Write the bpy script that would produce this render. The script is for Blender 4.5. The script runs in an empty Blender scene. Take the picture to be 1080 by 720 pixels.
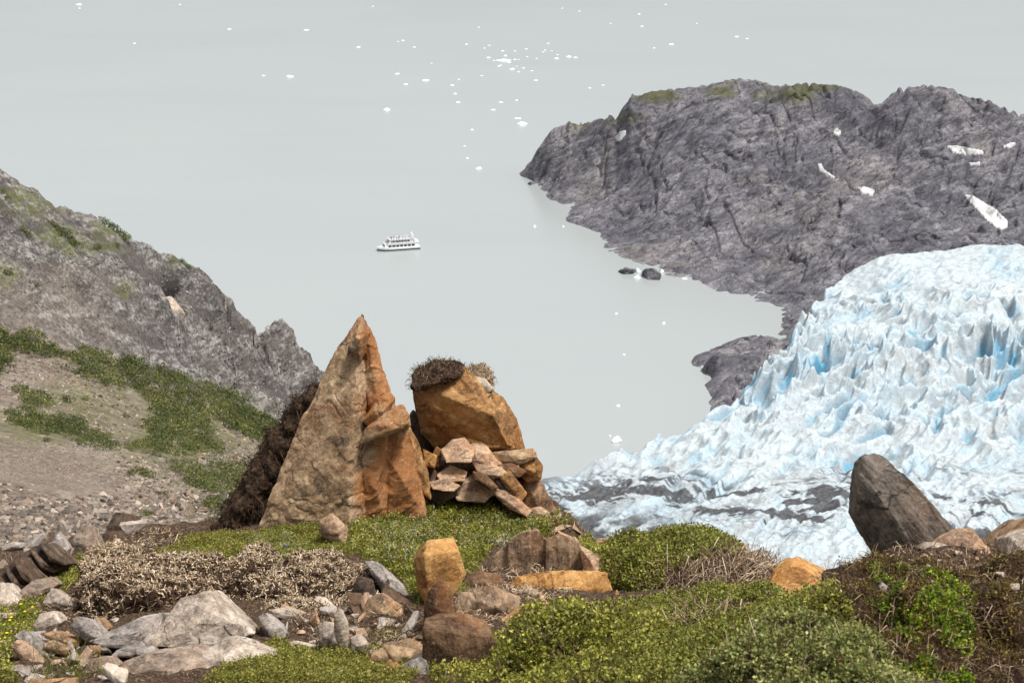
import bpy, bmesh, math, random
import numpy as np
from mathutils import Vector
from mathutils.bvhtree import BVHTree

# ------------------------------------------------------------------ camera, sky, sun, exposure
S = bpy.context.scene
COL = S.collection
H = 245.0
PITCH = math.radians(17.0)
F = 540.0 / math.tan(math.radians(17.0))
cam_d = bpy.data.cameras.new('camera')
cam = bpy.data.objects.new('camera', cam_d); COL.objects.link(cam)
cam.location = (0, 0, H); cam.rotation_euler = (math.pi / 2 - PITCH, 0, 0)
cam_d.sensor_width = 36.0; cam_d.lens = 18.0 / math.tan(math.radians(17.0))
cam_d.clip_start = 0.1; cam_d.clip_end = 60000
cam_d.dof.use_dof = True; cam_d.dof.focus_distance = 20.0; cam_d.dof.aperture_fstop = 9.0
S.camera = cam

SUN_EL, SUN_AZ = 66.0, 125.0        # degrees; azimuth the light comes from, clockwise from +Y
W = bpy.data.worlds.new('World'); S.world = W; W.use_nodes = True
nt = W.node_tree; nt.nodes.clear()
sky = nt.nodes.new('ShaderNodeTexSky'); sky.sky_type = 'NISHITA'; sky.sun_disc = False
sky.sun_elevation = math.radians(SUN_EL); sky.sun_rotation = math.radians(SUN_AZ)
sky.air_density = 1.0; sky.dust_density = 4.0; sky.ozone_density = 1.0; sky.altitude = 200
hsv = nt.nodes.new('ShaderNodeHueSaturation'); hsv.inputs['Saturation'].default_value = 0.22
bg = nt.nodes.new('ShaderNodeBackground'); bg.inputs['Strength'].default_value = 0.085
wo = nt.nodes.new('ShaderNodeOutputWorld')
nt.links.new(sky.outputs[0], hsv.inputs['Color']); nt.links.new(hsv.outputs[0], bg.inputs[0]); nt.links.new(bg.outputs[0], wo.inputs[0])
sl = bpy.data.lights.new('sun', 'SUN'); sl.energy = 2.3; sl.angle = math.radians(12); sl.color = (1.0, 0.965, 0.91)
so = bpy.data.objects.new('sun', sl); COL.objects.link(so)
so.rotation_euler = (math.radians(90 - SUN_EL), 0, math.radians(180 - SUN_AZ))
S.view_settings.view_transform = 'Standard'; S.view_settings.look = 'None'
S.view_settings.exposure = 0.86; S.view_settings.gamma = 1.0; S.view_settings.use_curve_mapping = False
S.render.engine = 'CYCLES'
S.cycles.use_denoising = True; S.cycles.max_bounces = 6; S.cycles.diffuse_bounces = 3; S.cycles.glossy_bounces = 2
S.cycles.transmission_bounces = 2; S.cycles.use_adaptive_sampling = True; S.cycles.adaptive_threshold = 0.01

rng = np.random.default_rng(7); random.seed(7)
CP, SP = math.cos(PITCH), math.sin(PITCH)

# ------------------------------------------------------------------ photograph pixel <-> place
def ray(px, py):
    dx = (px - 540.0) / F; dy = -(py - 360.0) / F
    return np.array([dx, CP + SP * dy, -SP + CP * dy])
def P(px, py, Y):
    r = ray(px, py); return np.array([0, 0, H]) + r * (Y / r[1])
def PZ(px, py, z):
    r = ray(px, py); return np.array([0, 0, H]) + r * ((z - H) / r[2])
def proj(V):
    d = V - np.array([0, 0, H])
    zc = d[:, 1] * CP - d[:, 2] * SP
    yc = d[:, 1] * SP + d[:, 2] * CP
    zc = np.where(np.abs(zc) < 1e-6, 1e-6, zc)
    return 540 + F * d[:, 0] / zc, 360 - F * yc / zc

# ------------------------------------------------------------------ noise
_G = np.random.default_rng(1).normal(size=(256, 3)); _G /= np.linalg.norm(_G, axis=1)[:, None]
_PM = np.random.default_rng(2).permutation(256)
def _h(ix, iy, iz, s): return _PM[(_PM[(_PM[(ix + s) & 255] + iy) & 255] + iz) & 255]
def perlin(p, s=0):
    i = np.floor(p).astype(np.int64); f = p - i
    u = f * f * f * (f * (f * 6 - 15) + 10)
    out = 0
    for dx in (0, 1):
        wx = u[:, 0] if dx else 1 - u[:, 0]
        for dy in (0, 1):
            wy = u[:, 1] if dy else 1 - u[:, 1]
            for dz in (0, 1):
                wz = u[:, 2] if dz else 1 - u[:, 2]
                g = _G[_h(i[:, 0] + dx, i[:, 1] + dy, i[:, 2] + dz, s)]
                d = g[:, 0] * (f[:, 0] - dx) + g[:, 1] * (f[:, 1] - dy) + g[:, 2] * (f[:, 2] - dz)
                out = out + d * wx * wy * wz
    return out * 1.5
def fbm(p, o=4, s=0, g=.5):
    a = 1.0; t = 0; r = 0
    for k in range(o):
        r = r + a * perlin(p * (2.03 ** k) + 13.7 * k, s + k * 17); t += a; a *= g
    return r / t
def billow(p, o=3, s=0, g=.5):
    a = 1.0; t = 0; r = 0
    for k in range(o):
        r = r + a * np.abs(perlin(p * (2.03 ** k) + 7.1 * k, s + k * 17)); t += a; a *= g
    return r / t
def ridged(p, o=3, s=0, g=.5): return 1 - 2 * billow(p, o, s, g)
def worley(p, s=0):
    i = np.floor(p).astype(np.int64)
    f1 = np.full(len(p), 9.0); f2 = np.full(len(p), 9.0); cid = np.zeros(len(p), np.int64)
    for dx in (-1, 0, 1):
        for dy in (-1, 0, 1):
            for dz in (-1, 0, 1):
                c = i + np.array([dx, dy, dz])
                h = _h(c[:, 0], c[:, 1], c[:, 2], s)
                q = c + np.stack([h, _PM[h], _PM[_PM[h]]], 1) / 255.0
                d = np.sqrt(((p - q) ** 2).sum(1))
                m = d < f1
                f2 = np.where(m, f1, np.minimum(f2, d)); cid = np.where(m, h, cid); f1 = np.where(m, d, f1)
    return f1, f2, cid
def xy0(x, y, lam, z=0.0): return np.stack([x / lam, y / lam, np.full_like(x, z)], 1)
def sstep(a, b, x):
    t = np.clip((x - a) / (b - a), 0, 1); return t * t * (3 - 2 * t)
def in_poly(px, py, poly):
    r = np.zeros(len(px), bool); n = len(poly)
    for k in range(n):
        x1, y1 = poly[k]; x2, y2 = poly[(k + 1) % n]
        if y1 == y2: continue
        c = ((y1 > py) != (y2 > py)) & (px < (x2 - x1) * (py - y1) / (y2 - y1) + x1)
        r ^= c
    return r

# ------------------------------------------------------------------ mesh helpers
def mk(name, V, Fs, mat, parent=None, loc=(0, 0, 0), smooth=True, attrs=None, cols=None):
    """link one mesh object; V world (or parent-local) vertices, Fs list of index arrays"""
    V = np.asarray(V, float) - np.asarray(loc, float)
    me = bpy.data.meshes.new(name)
    me.vertices.add(len(V)); me.vertices.foreach_set('co', V.astype(np.float32).ravel())
    Fs = [np.asarray(f) for f in (Fs if isinstance(Fs, list) else [Fs])]
    nl = sum(f.size for f in Fs); npol = sum(len(f) for f in Fs)
    me.loops.add(nl); me.polygons.add(npol)
    me.loops.foreach_set('vertex_index', np.concatenate([f.ravel() for f in Fs]).astype(np.int32))
    tot = np.concatenate([np.full(len(f), f.shape[1]) for f in Fs]); st = np.concatenate([[0], np.cumsum(tot)[:-1]])
    me.polygons.foreach_set('loop_start', st.astype(np.int32))
    me.polygons.foreach_set('use_smooth', np.full(npol, smooth))
    me.update(calc_edges=True)
    for k, v in (attrs or {}).items():
        a = me.attributes.new(k, 'FLOAT', 'POINT'); a.data.foreach_set('value', np.asarray(v, np.float32))
    for k, v in (cols or {}).items():
        a = me.attributes.new(k, 'FLOAT_COLOR', 'POINT')
        c = np.ones((len(V), 4), np.float32); c[:, :3] = v; a.data.foreach_set('color', c.ravel())
    me.validate()
    if mat: me.materials.append(mat)
    o = bpy.data.objects.new(name, me); COL.objects.link(o)
    if parent: o.parent = parent
    else: o.location = loc
    return o
def tag(o, label=None, cat=None, group=None, kind=None):
    if label: o['label'] = label
    if cat: o['category'] = cat
    if group: o['group'] = group
    if kind: o['kind'] = kind
    return o
def empty(name, loc, label, cat, group=None, rz=0):
    o = bpy.data.objects.new(name, None); COL.objects.link(o); o.location = loc; o.rotation_euler.z = rz
    return tag(o, label, cat, group)
def copy_tree(o, parent=None):
    c = o.copy(); COL.objects.link(c)
    if parent: c.parent = parent
    for ch in [x for x in bpy.data.objects if x.parent == o]: copy_tree(ch, c)
    return c
def grid_faces(nr, nc):
    a = np.arange(nr * nc).reshape(nr, nc)
    return np.stack([a[:-1, :-1], a[:-1, 1:], a[1:, 1:], a[1:, :-1]], -1).reshape(-1, 4)
def tps(C, x, y, lam=0.0):
    C = np.asarray(C, float); n = len(C); sc = np.abs(C[:, :2]).max()
    A = C[:, :2] / sc
    def U(r2): return np.where(r2 > 0, r2 * np.log(np.maximum(r2, 1e-20)), 0)
    K = U(((A[:, None] - A[None]) ** 2).sum(-1)) + lam * np.eye(n)
    Pm = np.c_[np.ones(n), A]
    M = np.zeros((n + 3, n + 3)); M[:n, :n] = K; M[:n, n:] = Pm; M[n:, :n] = Pm.T
    w = np.linalg.solve(M, np.r_[C[:, 2], np.zeros(3)])
    x = np.asarray(x, float) / sc; y = np.asarray(y, float) / sc
    out = np.zeros(len(x))
    for s in range(0, len(x), 60000):
        xs, ys = x[s:s + 60000], y[s:s + 60000]
        r2 = (xs[:, None] - A[None, :, 0]) ** 2 + (ys[:, None] - A[None, :, 1]) ** 2
        out[s:s + 60000] = U(r2) @ w[:n] + w[n] + w[n + 1] * xs + w[n + 2] * ys
    return out
def fan(px0, px1, nc, Ys):
    """fan of sample places: columns by bearing, rows by distance; coarser far away"""
    k = (np.r_[np.linspace(px0, px1, nc - 80), np.linspace(px1, 2100, 81)[1:]] - 540) / F
    Yg, kg = np.meshgrid(Ys, k, indexing='ij')
    return (Yg * kg * 1.0).ravel(), Yg.ravel()
def bvh_of(V, Fq):
    return BVHTree.FromPolygons([tuple(v) for v in V], [tuple(f) for f in Fq])
def hit(bvh, px, py):
    r = ray(px, py); h = bvh.ray_cast(Vector((0, 0, H)), Vector(r).normalized())
    return None if h[0] is None else (np.array(h[0]), np.array(h[1]))

# ------------------------------------------------------------------ materials
def srgb(r, g, b):
    f = lambda c: (c / 255 / 12.92) if c / 255 <= .04045 else ((c / 255 + .055) / 1.055) ** 2.4
    return (f(r), f(g), f(b), 1)
class NT:
    def __init__(s, name):
        s.m = bpy.data.materials.new(name); s.m.use_nodes = True; s.t = s.m.node_tree; s.t.nodes.clear()
        s.o = s.n('ShaderNodeOutputMaterial'); s.b = s.n('ShaderNodeBsdfPrincipled'); s.l(s.b.outputs[0], s.o.inputs[0])
        s.tc = s.n('ShaderNodeTexCoord')
    def n(s, t, **k):
        x = s.t.nodes.new(t)
        for a, v in k.items(): setattr(x, a, v)
        return x
    def l(s, a, b): s.t.links.new(a, b)
    def set(s, sock, v):
        if hasattr(v, 'is_linked') or isinstance(v, bpy.types.NodeSocket): s.l(v, sock)
        else: sock.default_value = v
    def noise(s, scale, detail=4, rough=.55, dist=0, co=None, vec=(1, 1, 1), rot=(0, 0, 0)):
        x = s.n('ShaderNodeTexNoise'); x.inputs['Scale'].default_value = scale; x.inputs['Detail'].default_value = detail
        x.inputs['Roughness'].default_value = rough; x.inputs['Distortion'].default_value = dist
        c = co or s.tc.outputs['Object']
        if vec != (1, 1, 1) or rot != (0, 0, 0):
            m = s.n('ShaderNodeMapping'); m.inputs['Scale'].default_value = vec; m.inputs['Rotation'].default_value = rot
            m2 = s.n('ShaderNodeMapping'); m2.inputs['Rotation'].default_value = rot
            s.l(c, m2.inputs[0]); m.inputs['Rotation'].default_value = (0, 0, 0); s.l(m2.outputs[0], m.inputs[0]); c = m.outputs[0]
        s.l(c, x.inputs['Vector']); return x.outputs[0]
    def voro(s, scale, feature='F1', co=None):
        x = s.n('ShaderNodeTexVoronoi'); x.feature = feature; x.inputs['Scale'].default_value = scale
        s.l(co or s.tc.outputs['Object'], x.inputs['Vector']); return x
    def ramp(s, v, stops):
        r = s.n('ShaderNodeValToRGB'); e = r.color_ramp.elements
        while len(e) < len(stops): e.new(.5)
        for k, (p, c) in enumerate(stops):
            e[k].position = p; e[k].color = c if hasattr(c, '__len__') else (c, c, c, 1)
        s.l(v, r.inputs[0]); return r.outputs[0]
    def mix(s, f, a, b, mode='MIX'):
        m = s.n('ShaderNodeMix', data_type='RGBA', blend_type=mode)
        s.set(m.inputs[0], f); s.set(m.inputs[6], a); s.set(m.inputs[7], b); return m.outputs[2]
    def math(s, op, a, b=0.0):
        m = s.n('ShaderNodeMath', operation=op); s.set(m.inputs[0], a); s.set(m.inputs[1], b); return m.outputs[0]
    def attr(s, name, col=False):
        a = s.n('ShaderNodeAttribute'); a.attribute_name = name; return a.outputs['Color' if col else 'Fac']
    def bump(s, h, strength=.5, dist=.02, prev=None):
        b = s.n('ShaderNodeBump'); b.inputs['Strength'].default_value = strength; b.inputs['Distance'].default_value = dist
        s.l(h, b.inputs['Height'])
        if prev: s.l(prev, b.inputs['Normal'])
        return b.outputs[0]
    def done(s, color, rough=.9, normal=None, spec=.3):
        s.set(s.b.inputs['Base Color'], color); s.set(s.b.inputs['Roughness'], rough)
        s.b.inputs['Specular IOR Level'].default_value = spec
        if normal: s.l(normal, s.b.inputs['Normal'])
        return s.m
def flat(name, c, rough=.6, spec=.4, var=.12, scale=3.0):
    t = NT(name); n = t.noise(scale, 4)
    d = tuple(x * (1 - var) for x in c[:3]) + (1,); b = tuple(min(1, x * (1 + var)) for x in c[:3]) + (1,)
    return t.done(t.ramp(n, [(.3, d), (.7, b)]), rough, None, spec)
def rock_mat(name, dark, mid, light, stain, tilt=(0, .5, .3), stain_amt=.5, fine=1.0, lich=.35):
    """stone for foreground rocks: layered grain, rusty stain (attribute tint), pale lichen, cracks"""
    t = NT(name)
    big = t.noise(2.2, 5, .6, .6)
    grain = t.noise(10, 7, .72, .3, vec=(1, 1, 2.0), rot=tilt)
    speck = t.noise(60, 6, .75)
    plate = t.n('ShaderNodeTexVoronoi'); plate.inputs['Scale'].default_value = 4.5; plate.inputs['Randomness'].default_value = 1.0
    pm = t.n('ShaderNodeMapping'); pm.inputs['Rotation'].default_value = tilt; pm.inputs['Scale'].default_value = (1, 1.3, 2.4); t.l(t.tc.outputs['Object'], pm.inputs[0]); t.l(pm.outputs[0], plate.inputs['Vector'])
    pv = t.n('ShaderNodeSeparateColor'); t.l(plate.outputs['Color'], pv.inputs[0])
    mixv = t.math('ADD', t.math('ADD', t.math('MULTIPLY', big, .36), t.math('MULTIPLY', grain, .34)), t.math('ADD', t.math('MULTIPLY', speck, .22), t.math('MULTIPLY', pv.outputs[0], .08)))
    c = t.ramp(mixv, [(.40, dark), (.495, mid), (.59, light)])
    st = t.ramp(t.math('ADD', t.noise(1.6, 5, .62, .9), t.math('SUBTRACT', t.attr('tint'), .5)), [(.38, 0.0), (.68, 1.0)])
    sc = t.mix(t.noise(11, 4), tuple(x * .62 for x in stain[:3]) + (1,), tuple(min(1, x * 1.25) for x in stain[:3]) + (1,))
    c = t.mix(t.math('MULTIPLY', st, stain_amt), c, sc)
    lm = t.ramp(t.noise(26, 5, .7), [(.56, 0.0), (.66, 1.0)])
    c = t.mix(t.math('MULTIPLY', lm, lich), c, tuple(min(1, x * 1.45) for x in light[:3]) + (1,))
    dk = t.ramp(t.noise(15, 5, .7, 1.2, vec=(1, 1, 3.2), rot=tilt), [(.33, 1.0), (.42, 0.0)])
    c = t.mix(t.math('MULTIPLY', dk, .55), c, tuple(x * .35 for x in dark[:3]) + (1,))
    ck = t.n('ShaderNodeTexVoronoi'); ck.feature = 'DISTANCE_TO_EDGE'; ck.inputs['Scale'].default_value = 2.6
    mp = t.n('ShaderNodeMapping'); mp.inputs['Rotation'].default_value = tilt; mp.inputs['Scale'].default_value = (1, 1, 4.0)
    wv = t.n('ShaderNodeMix', data_type='VECTOR'); wv.inputs[0].default_value = .12
    nz = t.n('ShaderNodeTexNoise'); nz.inputs['Scale'].default_value = 6; nz.inputs['Detail'].default_value = 4; t.l(t.tc.outputs['Object'], nz.inputs['Vector'])
    t.l(t.tc.outputs['Object'], wv.inputs[4]); t.l(nz.outputs['Color'], wv.inputs[5]); t.l(wv.outputs[1], mp.inputs[0]); t.l(mp.outputs[0], ck.inputs['Vector'])
    cm = t.math('MULTIPLY', t.ramp(ck.outputs['Distance'], [(.0, 1.0), (.016, 0.0)]), t.ramp(t.noise(3.5, 3), [(.50, 0.0), (.58, 1.0)]))
    c = t.mix(t.math('MULTIPLY', cm, .8), c, tuple(x * .28 for x in dark[:3]) + (1,))
    n0 = t.bump(t.math('MULTIPLY', cm, -1.0), .8, .03)
    n1 = t.bump(grain, .75, .03 * fine, n0)
    n2 = t.bump(t.noise(55, 5, .7), .55, .008 * fine, n1)
    n3 = t.bump(t.noise(24, 5, .65, .3, vec=(1, 1, 3), rot=tilt), .6, .014 * fine, n2)
    return t.done(c, .88, n3, .25)
M = {}
M['tan'] = rock_mat('tan_slate', srgb(82, 70, 60), srgb(150, 122, 92), srgb(196, 170, 138), srgb(166, 106, 56), (0, .9, .2), .75)
M['ochre'] = rock_mat('ochre_stone', srgb(84, 60, 40), srgb(150, 110, 68), srgb(196, 156, 104), srgb(160, 100, 48), (.3, .6, .2), .6)
M['pink'] = rock_mat('pale_pink_stone', srgb(108, 86, 70), srgb(180, 150, 122), srgb(218, 194, 168), srgb(186, 116, 52), (.2, .3, 0), .5)
M['pale'] = rock_mat('pale_grey_stone', srgb(104, 94, 86), srgb(176, 160, 144), srgb(222, 208, 192), srgb(168, 138, 96), (0, .4, .2), .3)
M['grey'] = rock_mat('grey_slate', srgb(94, 88, 83), srgb(158, 148, 140), srgb(198, 188, 178), srgb(150, 116, 84), (.2, .5, .1), .3)
M['dark'] = rock_mat('dark_slate', srgb(44, 36, 32), srgb(86, 72, 60), srgb(126, 108, 90), srgb(110, 72, 42), (0, 1.1, .2), .5, 1, .12)
M['lean'] = rock_mat('weathered_grey_slate', srgb(58, 53, 48), srgb(112, 102, 93), srgb(154, 143, 131), srgb(130, 96, 62), (0, -.95, 0), .4, 1, .15)
M['rib'] = rock_mat('ribbed_brown_slate', srgb(86, 70, 58), srgb(164, 138, 112), srgb(206, 182, 152), srgb(170, 114, 64), (0, 1.5, 0), .5, 1.4)
M['rust'] = rock_mat('rusty_red_stone', srgb(88, 76, 68), srgb(146, 128, 112), srgb(186, 168, 150), srgb(150, 108, 78), (.2, .3, 0), .4)

M['gold'] = rock_mat('golden_ochre_stone', srgb(104, 70, 40), srgb(178, 132, 78), srgb(212, 172, 116), srgb(176, 112, 46), (.3, .6, .2), .5)

M['brown'] = rock_mat('dark_brown_slate', srgb(58, 44, 34), srgb(116, 88, 64), srgb(164, 134, 104), srgb(160, 96, 46), (0, 1.5, 0), .7, 1.4)

t = NT('lake_water')
big = t.noise(.0022, 3, .5, .4); band = t.noise(.012, 3, .5, 0, vec=(.35, 1.6, 1))
wc = t.mix(t.math('ADD', t.math('MULTIPLY', big, .8), t.math('MULTIPLY', band, .2)), srgb(146, 155, 155), srgb(165, 168, 167))
wn = t.bump(t.noise(.9, 3, .5), .035, .12)
M['water'] = t.done(wc, .22, wn, .5)

t = NT('headland_rock')
n1 = t.noise(.012, 6, .6, .6); n2 = t.noise(.09, 6, .66, .5, vec=(1, 1, 3), rot=(.25, .4, .5)); n3 = t.noise(.6, 5, .7)
base = t.ramp(t.math('ADD', t.math('MULTIPLY', n2, .6), t.math('MULTIPLY', n3, .4)), [(.36, srgb(64, 63, 69)), (.5, srgb(102, 100, 106)), (.64, srgb(148, 145, 148))])
tanm = t.ramp(t.math('ADD', n1, t.math('MULTIPLY', t.math('SUBTRACT', n2, .5), .5)), [(.52, 0.0), (.70, .5)])
big2 = t.ramp(t.noise(.02, 4, .55, .8), [(.40, 1.0), (.56, 0.0)])
base = t.mix(t.math('MULTIPLY', big2, .55), base, srgb(66, 66, 74))
base = t.mix(tanm, base, t.ramp(n3, [(.3, srgb(92, 87, 84)), (.7, srgb(164, 155, 148))]))
chip = t.ramp(t.noise(.95, 3, .7), [(.66, 0.0), (.72, .8)])
base = t.mix(chip, base, srgb(186, 180, 176))
crk = t.ramp(t.noise(.14, 6, .7, 1.5, vec=(1, 1, 2.5), rot=(.2, .6, .8)), [(.38, .85), (.45, 0.0)])
base = t.mix(crk, base, srgb(42, 39, 42))
base = t.mix(t.math('MULTIPLY', t.attr('green'), t.ramp(n3, [(.35, .3), (.6, 1.0)])), base, srgb(80, 82, 48))
nb = t.bump(n2, .7, 2.0); nb = t.bump(t.noise(.5, 6, .7), .5, .5, nb)
M['headland'] = t.done(base, .9, nb, .25)

t = NT('glacier_ice')
n1 = t.noise(.05, 5, .6, .3); n3 = t.noise(.5, 5, .65)
white = t.mix(n3, srgb(164, 177, 184), srgb(198, 205, 208))
ice = t.mix(t.attr('blue'), white, srgb(96, 158, 186))
grit = t.ramp(t.noise(.11, 7, .72, 1.0), [(.46, 0.0), (.64, .6)])
ice = t.mix(grit, ice, srgb(158, 155, 150))
line = t.ramp(t.noise(.16, 5, .6, 1.4), [(.478, 0.0), (.497, .62), (.516, 0.0)])
ice = t.mix(line, ice, srgb(104, 104, 108))
ice = t.mix(t.attr('dirt'), ice, t.ramp(n3, [(.3, srgb(44, 44, 47)), (.7, srgb(86, 86, 88))]))
nb = t.bump(t.noise(.35, 6, .65, .4), .5, .9); nb = t.bump(t.noise(1.4, 4, .6), .4, .25, nb)
M['ice'] = t.done(ice, .6, nb, .3)
t.b.inputs['Subsurface Weight'].default_value = .35; t.b.inputs['Subsurface Radius'].default_value = (.7, 1.0, 1.2); t.b.inputs['Subsurface Scale'].default_value = 1.5

t = NT('hillside_stone')
n2 = t.noise(.22, 6, .66, .5, vec=(1, 1, 3), rot=(.3, .5, .4)); n3 = t.noise(1.6, 5, .7)
rockc = t.ramp(t.math('ADD', t.math('MULTIPLY', n2, .55), t.math('MULTIPLY', n3, .45)), [(.42, srgb(58, 56, 56)), (.5, srgb(106, 103, 101)), (.59, srgb(162, 157, 152))])
strk = t.ramp(t.noise(.35, 6, .7, .3, vec=(.25, 1.0, .25), rot=(0, 0, -.9)), [(.38, .75), (.5, 0.0)])
rockc = t.mix(strk, rockc, srgb(78, 72, 70))
scr = t.ramp(t.math('ADD', t.math('MULTIPLY', n3, .6), t.math('MULTIPLY', t.noise(.15, 4), .4)), [(.36, srgb(76, 68, 61)), (.5, srgb(124, 112, 101)), (.64, srgb(168, 155, 141))])
rockc = t.mix(t.math('MULTIPLY', t.attr('streak'), .8), rockc, t.mix(n3, srgb(50, 47, 48), srgb(98, 92, 90)))
hc = t.mix(t.attr('scree'), rockc, scr)
fine = t.ramp(t.noise(3.2, 4, .6), [(.35, srgb(110, 99, 90)), (.65, srgb(142, 129, 118))])
hc = t.mix(t.math('MULTIPLY', t.attr('sand'), .65), hc, fine)
hc = t.mix(t.attr('cave_shade'), hc, srgb(44, 40, 40))  # shade inside the cliff cave, painted as a dark colour
hc = t.mix(t.math('MULTIPLY', t.attr('green'), t.ramp(t.noise(.9, 5, .7), [(.4, 0.0), (.56, 1.0)])), hc, srgb(92, 98, 46))
nb = t.bump(n2, .7, .8); nb = t.bump(t.noise(2.4, 5, .7), .8, .22, nb)
M['hill'] = t.done(hc, .92, nb, .2)

t = NT('stones_scree')
M['scree'] = t.done(t.mix(t.noise(5, 4, .6), t.attr('col', True), (.05, .045, .04, 1), 'MIX') if False else t.mix(.85, t.ramp(t.noise(3, 4, .6), [(.3, srgb(92, 84, 78)), (.7, srgb(190, 178, 166))]), t.attr('col', True)), .92, t.bump(t.noise(6, 4, .6), .5, .08), .2)

t = NT('ground_soil')
n1 = t.noise(1.3, 5, .6, .5); n3 = t.noise(34, 5, .7)
soil = t.ramp(n3, [(.3, srgb(40, 29, 22)), (.55, srgb(82, 64, 50)), (.72, srgb(140, 118, 96))])
soil = t.mix(t.ramp(t.noise(70, 3, .6), [(.6, 0.0), (.68, .8)]), soil, srgb(186, 166, 142))
soil = t.mix(t.attr('moss'), soil, t.ramp(n3, [(.35, srgb(62, 62, 22)), (.7, srgb(112, 108, 40))]))
M['ground'] = t.done(soil, .95, t.bump(n3, .9, .03, t.bump(t.noise(9, 5, .6), .6, .05)), .15)
t = NT('peat_soil')
n3 = t.noise(30, 6, .7)
M['peat'] = t.done(t.ramp(n3, [(.3, srgb(34, 24, 18)), (.52, srgb(70, 54, 43)), (.72, srgb(124, 102, 82))]), .96, t.bump(n3, 1.0, .04), .1)
t = NT('dry_peat')
n3 = t.noise(38, 6, .72)
M['drypeat'] = t.done(t.ramp(n3, [(.3, srgb(70, 54, 42)), (.5, srgb(136, 114, 90)), (.7, srgb(196, 174, 144))]), .96, t.bump(n3, 1.0, .04), .1)
def leaf_mat(name, rough=.55, trans=.25):
    t = NT(name); c = t.attr('col', True)
    t.b.inputs['Subsurface Weight'].default_value = 0
    d = t.n('ShaderNodeBsdfTranslucent'); t.l(c, d.inputs[0])
    mx = t.n('ShaderNodeMixShader'); mx.inputs[0].default_value = trans
    t.l(t.b.outputs[0], mx.inputs[1]); t.l(d.outputs[0], mx.inputs[2]); t.l(mx.outputs[0], t.o.inputs[0])
    return t.done(c, rough, None, .3)
M['leaf'] = leaf_mat('heather_leaves'); M['twig'] = leaf_mat('dry_stems', .9, .05); M['alder'] = leaf_mat('alder_leaves', .6, .3)
t = NT('floe_ice'); M['floe'] = t.done(t.ramp(t.noise(.8, 4), [(.3, srgb(222, 232, 236)), (.7, srgb(250, 251, 251))]), .5, t.bump(t.noise(1.2, 4), .5, .3), .3)
t = NT('old_snow'); M['snow'] = t.done(t.ramp(t.noise(.25, 5), [(.3, srgb(176, 175, 174)), (.7, srgb(206, 206, 206))]), .8, t.bump(t.noise(.6, 4), .4, .3), .2)

# ------------------------------------------------------------------ setting: water, headland, glacier, hillside, ground
def structure(o, label=None): return tag(o, label, None, None, 'structure')
wx = np.array([[-16000, -400, 0], [16000, -400, 0], [16000, 30000, 0], [-16000, 30000, 0]], float)
structure(mk('water', wx, np.array([[0, 1, 2, 3]]), M['water'], smooth=False), 'milky grey-green lake')

# -- headland
C = [PZ(*a, 0.0) for a in [(560, 190), (575, 206), (600, 234), (635, 261), (662, 275), (700, 290), (750, 306), (790, 318), (806, 321), (822, 342), (748, 396), (744, 405), (748, 420), (751, 438)]]
for a in [(540, 196, -8), (560, 225, -8), (600, 262, -10), (650, 300, -10), (700, 325, -12), (760, 338, -8), (790, 345, -7), (550, 186, -6), (551, 172, -8), (553, 150, -16), (720, 380, -10), (715, 420, -10), (735, 455, -8), (640, 400, -25), (540, 300, -30)]: C.append(PZ(*a))
for a in [(752, 382, 6), (772, 375, 10), (795, 362, 12), (815, 350, 10), (775, 400, 14), (800, 390, 16), (785, 420, 10), (770, 430, 6), (840, 360, 12), (828, 338, 5), (826, 346, 6), (836, 330, 7)]: C.append(PZ(*a))
sil = [(562, 178, 1205), (570, 155, 1203), (600, 134, 1195), (635, 125, 1188), (656, 121, 1182), (660, 104, 1168), (690, 96, 1160), (740, 91, 1150), (775, 83, 1142), (800, 85, 1138), (818, 91, 1132), (850, 88, 1125), (885, 90, 1122), (908, 98, 1122), (926, 112, 1124), (945, 95, 1105), (975, 90, 1098), (1003, 93, 1095), (1015, 101, 1092), (1042, 106, 1090), (1062, 116, 1085), (1085, 124, 1080), (1160, 130, 1080), (1250, 130, 1080), (1700, 120, 1080), (2150, 110, 1080)]
for (a, b, Y) in sil:
    p = P(a, b, Y); C.append(p)
    C.append(np.array([p[0] * 1.07, Y + 75, max(-4, p[2] - 32)])); C.append(np.array([p[0] * 1.2, Y + 210, max(-30, p[2] - 110)]))
for a in [(700, 190, 1075), (640, 190, 1130), (760, 230, 1000), (800, 200, 1020), (850, 160, 1060), (900, 200, 1000), (1000, 200, 985), (1080, 200, 970), (925, 150, 1070), (1000, 150, 1040), (850, 290, 890), (900, 270, 885), (1000, 262, 880), (1080, 258, 875), (800, 280, 935), (870, 240, 950), (1200, 240, 900), (1250, 180, 1000), (1700, 240, 920), (2150, 240, 920)]: C.append(P(*a))
for a in [(900, 350, 4), (1000, 350, 8), (1100, 350, 10), (850, 400, 4)]: C.append(PZ(*a))
Ys = np.concatenate([np.linspace(600, 830, 130)[:-1], np.linspace(830, 1200, 560)[:-1], np.linspace(1200, 1520, 90)])
nc = 640
x, y = fan(530, 1130, nc, Ys)
z = tps(C, x, y, 1e-7)
amp = np.clip((z + 1) / 14, 0.05, 1)
wxn = x + 14 * perlin(xy0(x, y, 60)); wyn = y + 14 * perlin(xy0(x, y, 60, 5.5))
rot = .6; xr = wxn * math.cos(rot) + wyn * math.sin(rot); yr = -wxn * math.sin(rot) + wyn * math.cos(rot)
lump = billow(np.stack([xr / 95, yr / 60, 0 * x], 1), 2, 3)
z = z + amp * (26 * (lump - .34) + 17 * (billow(np.stack([xr / 40, yr / 26, 0 * x + 3], 1), 2, 9, .4) - .34) + 2.0 * fbm(xy0(x, y, 9), 4, 4, .6))
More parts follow.
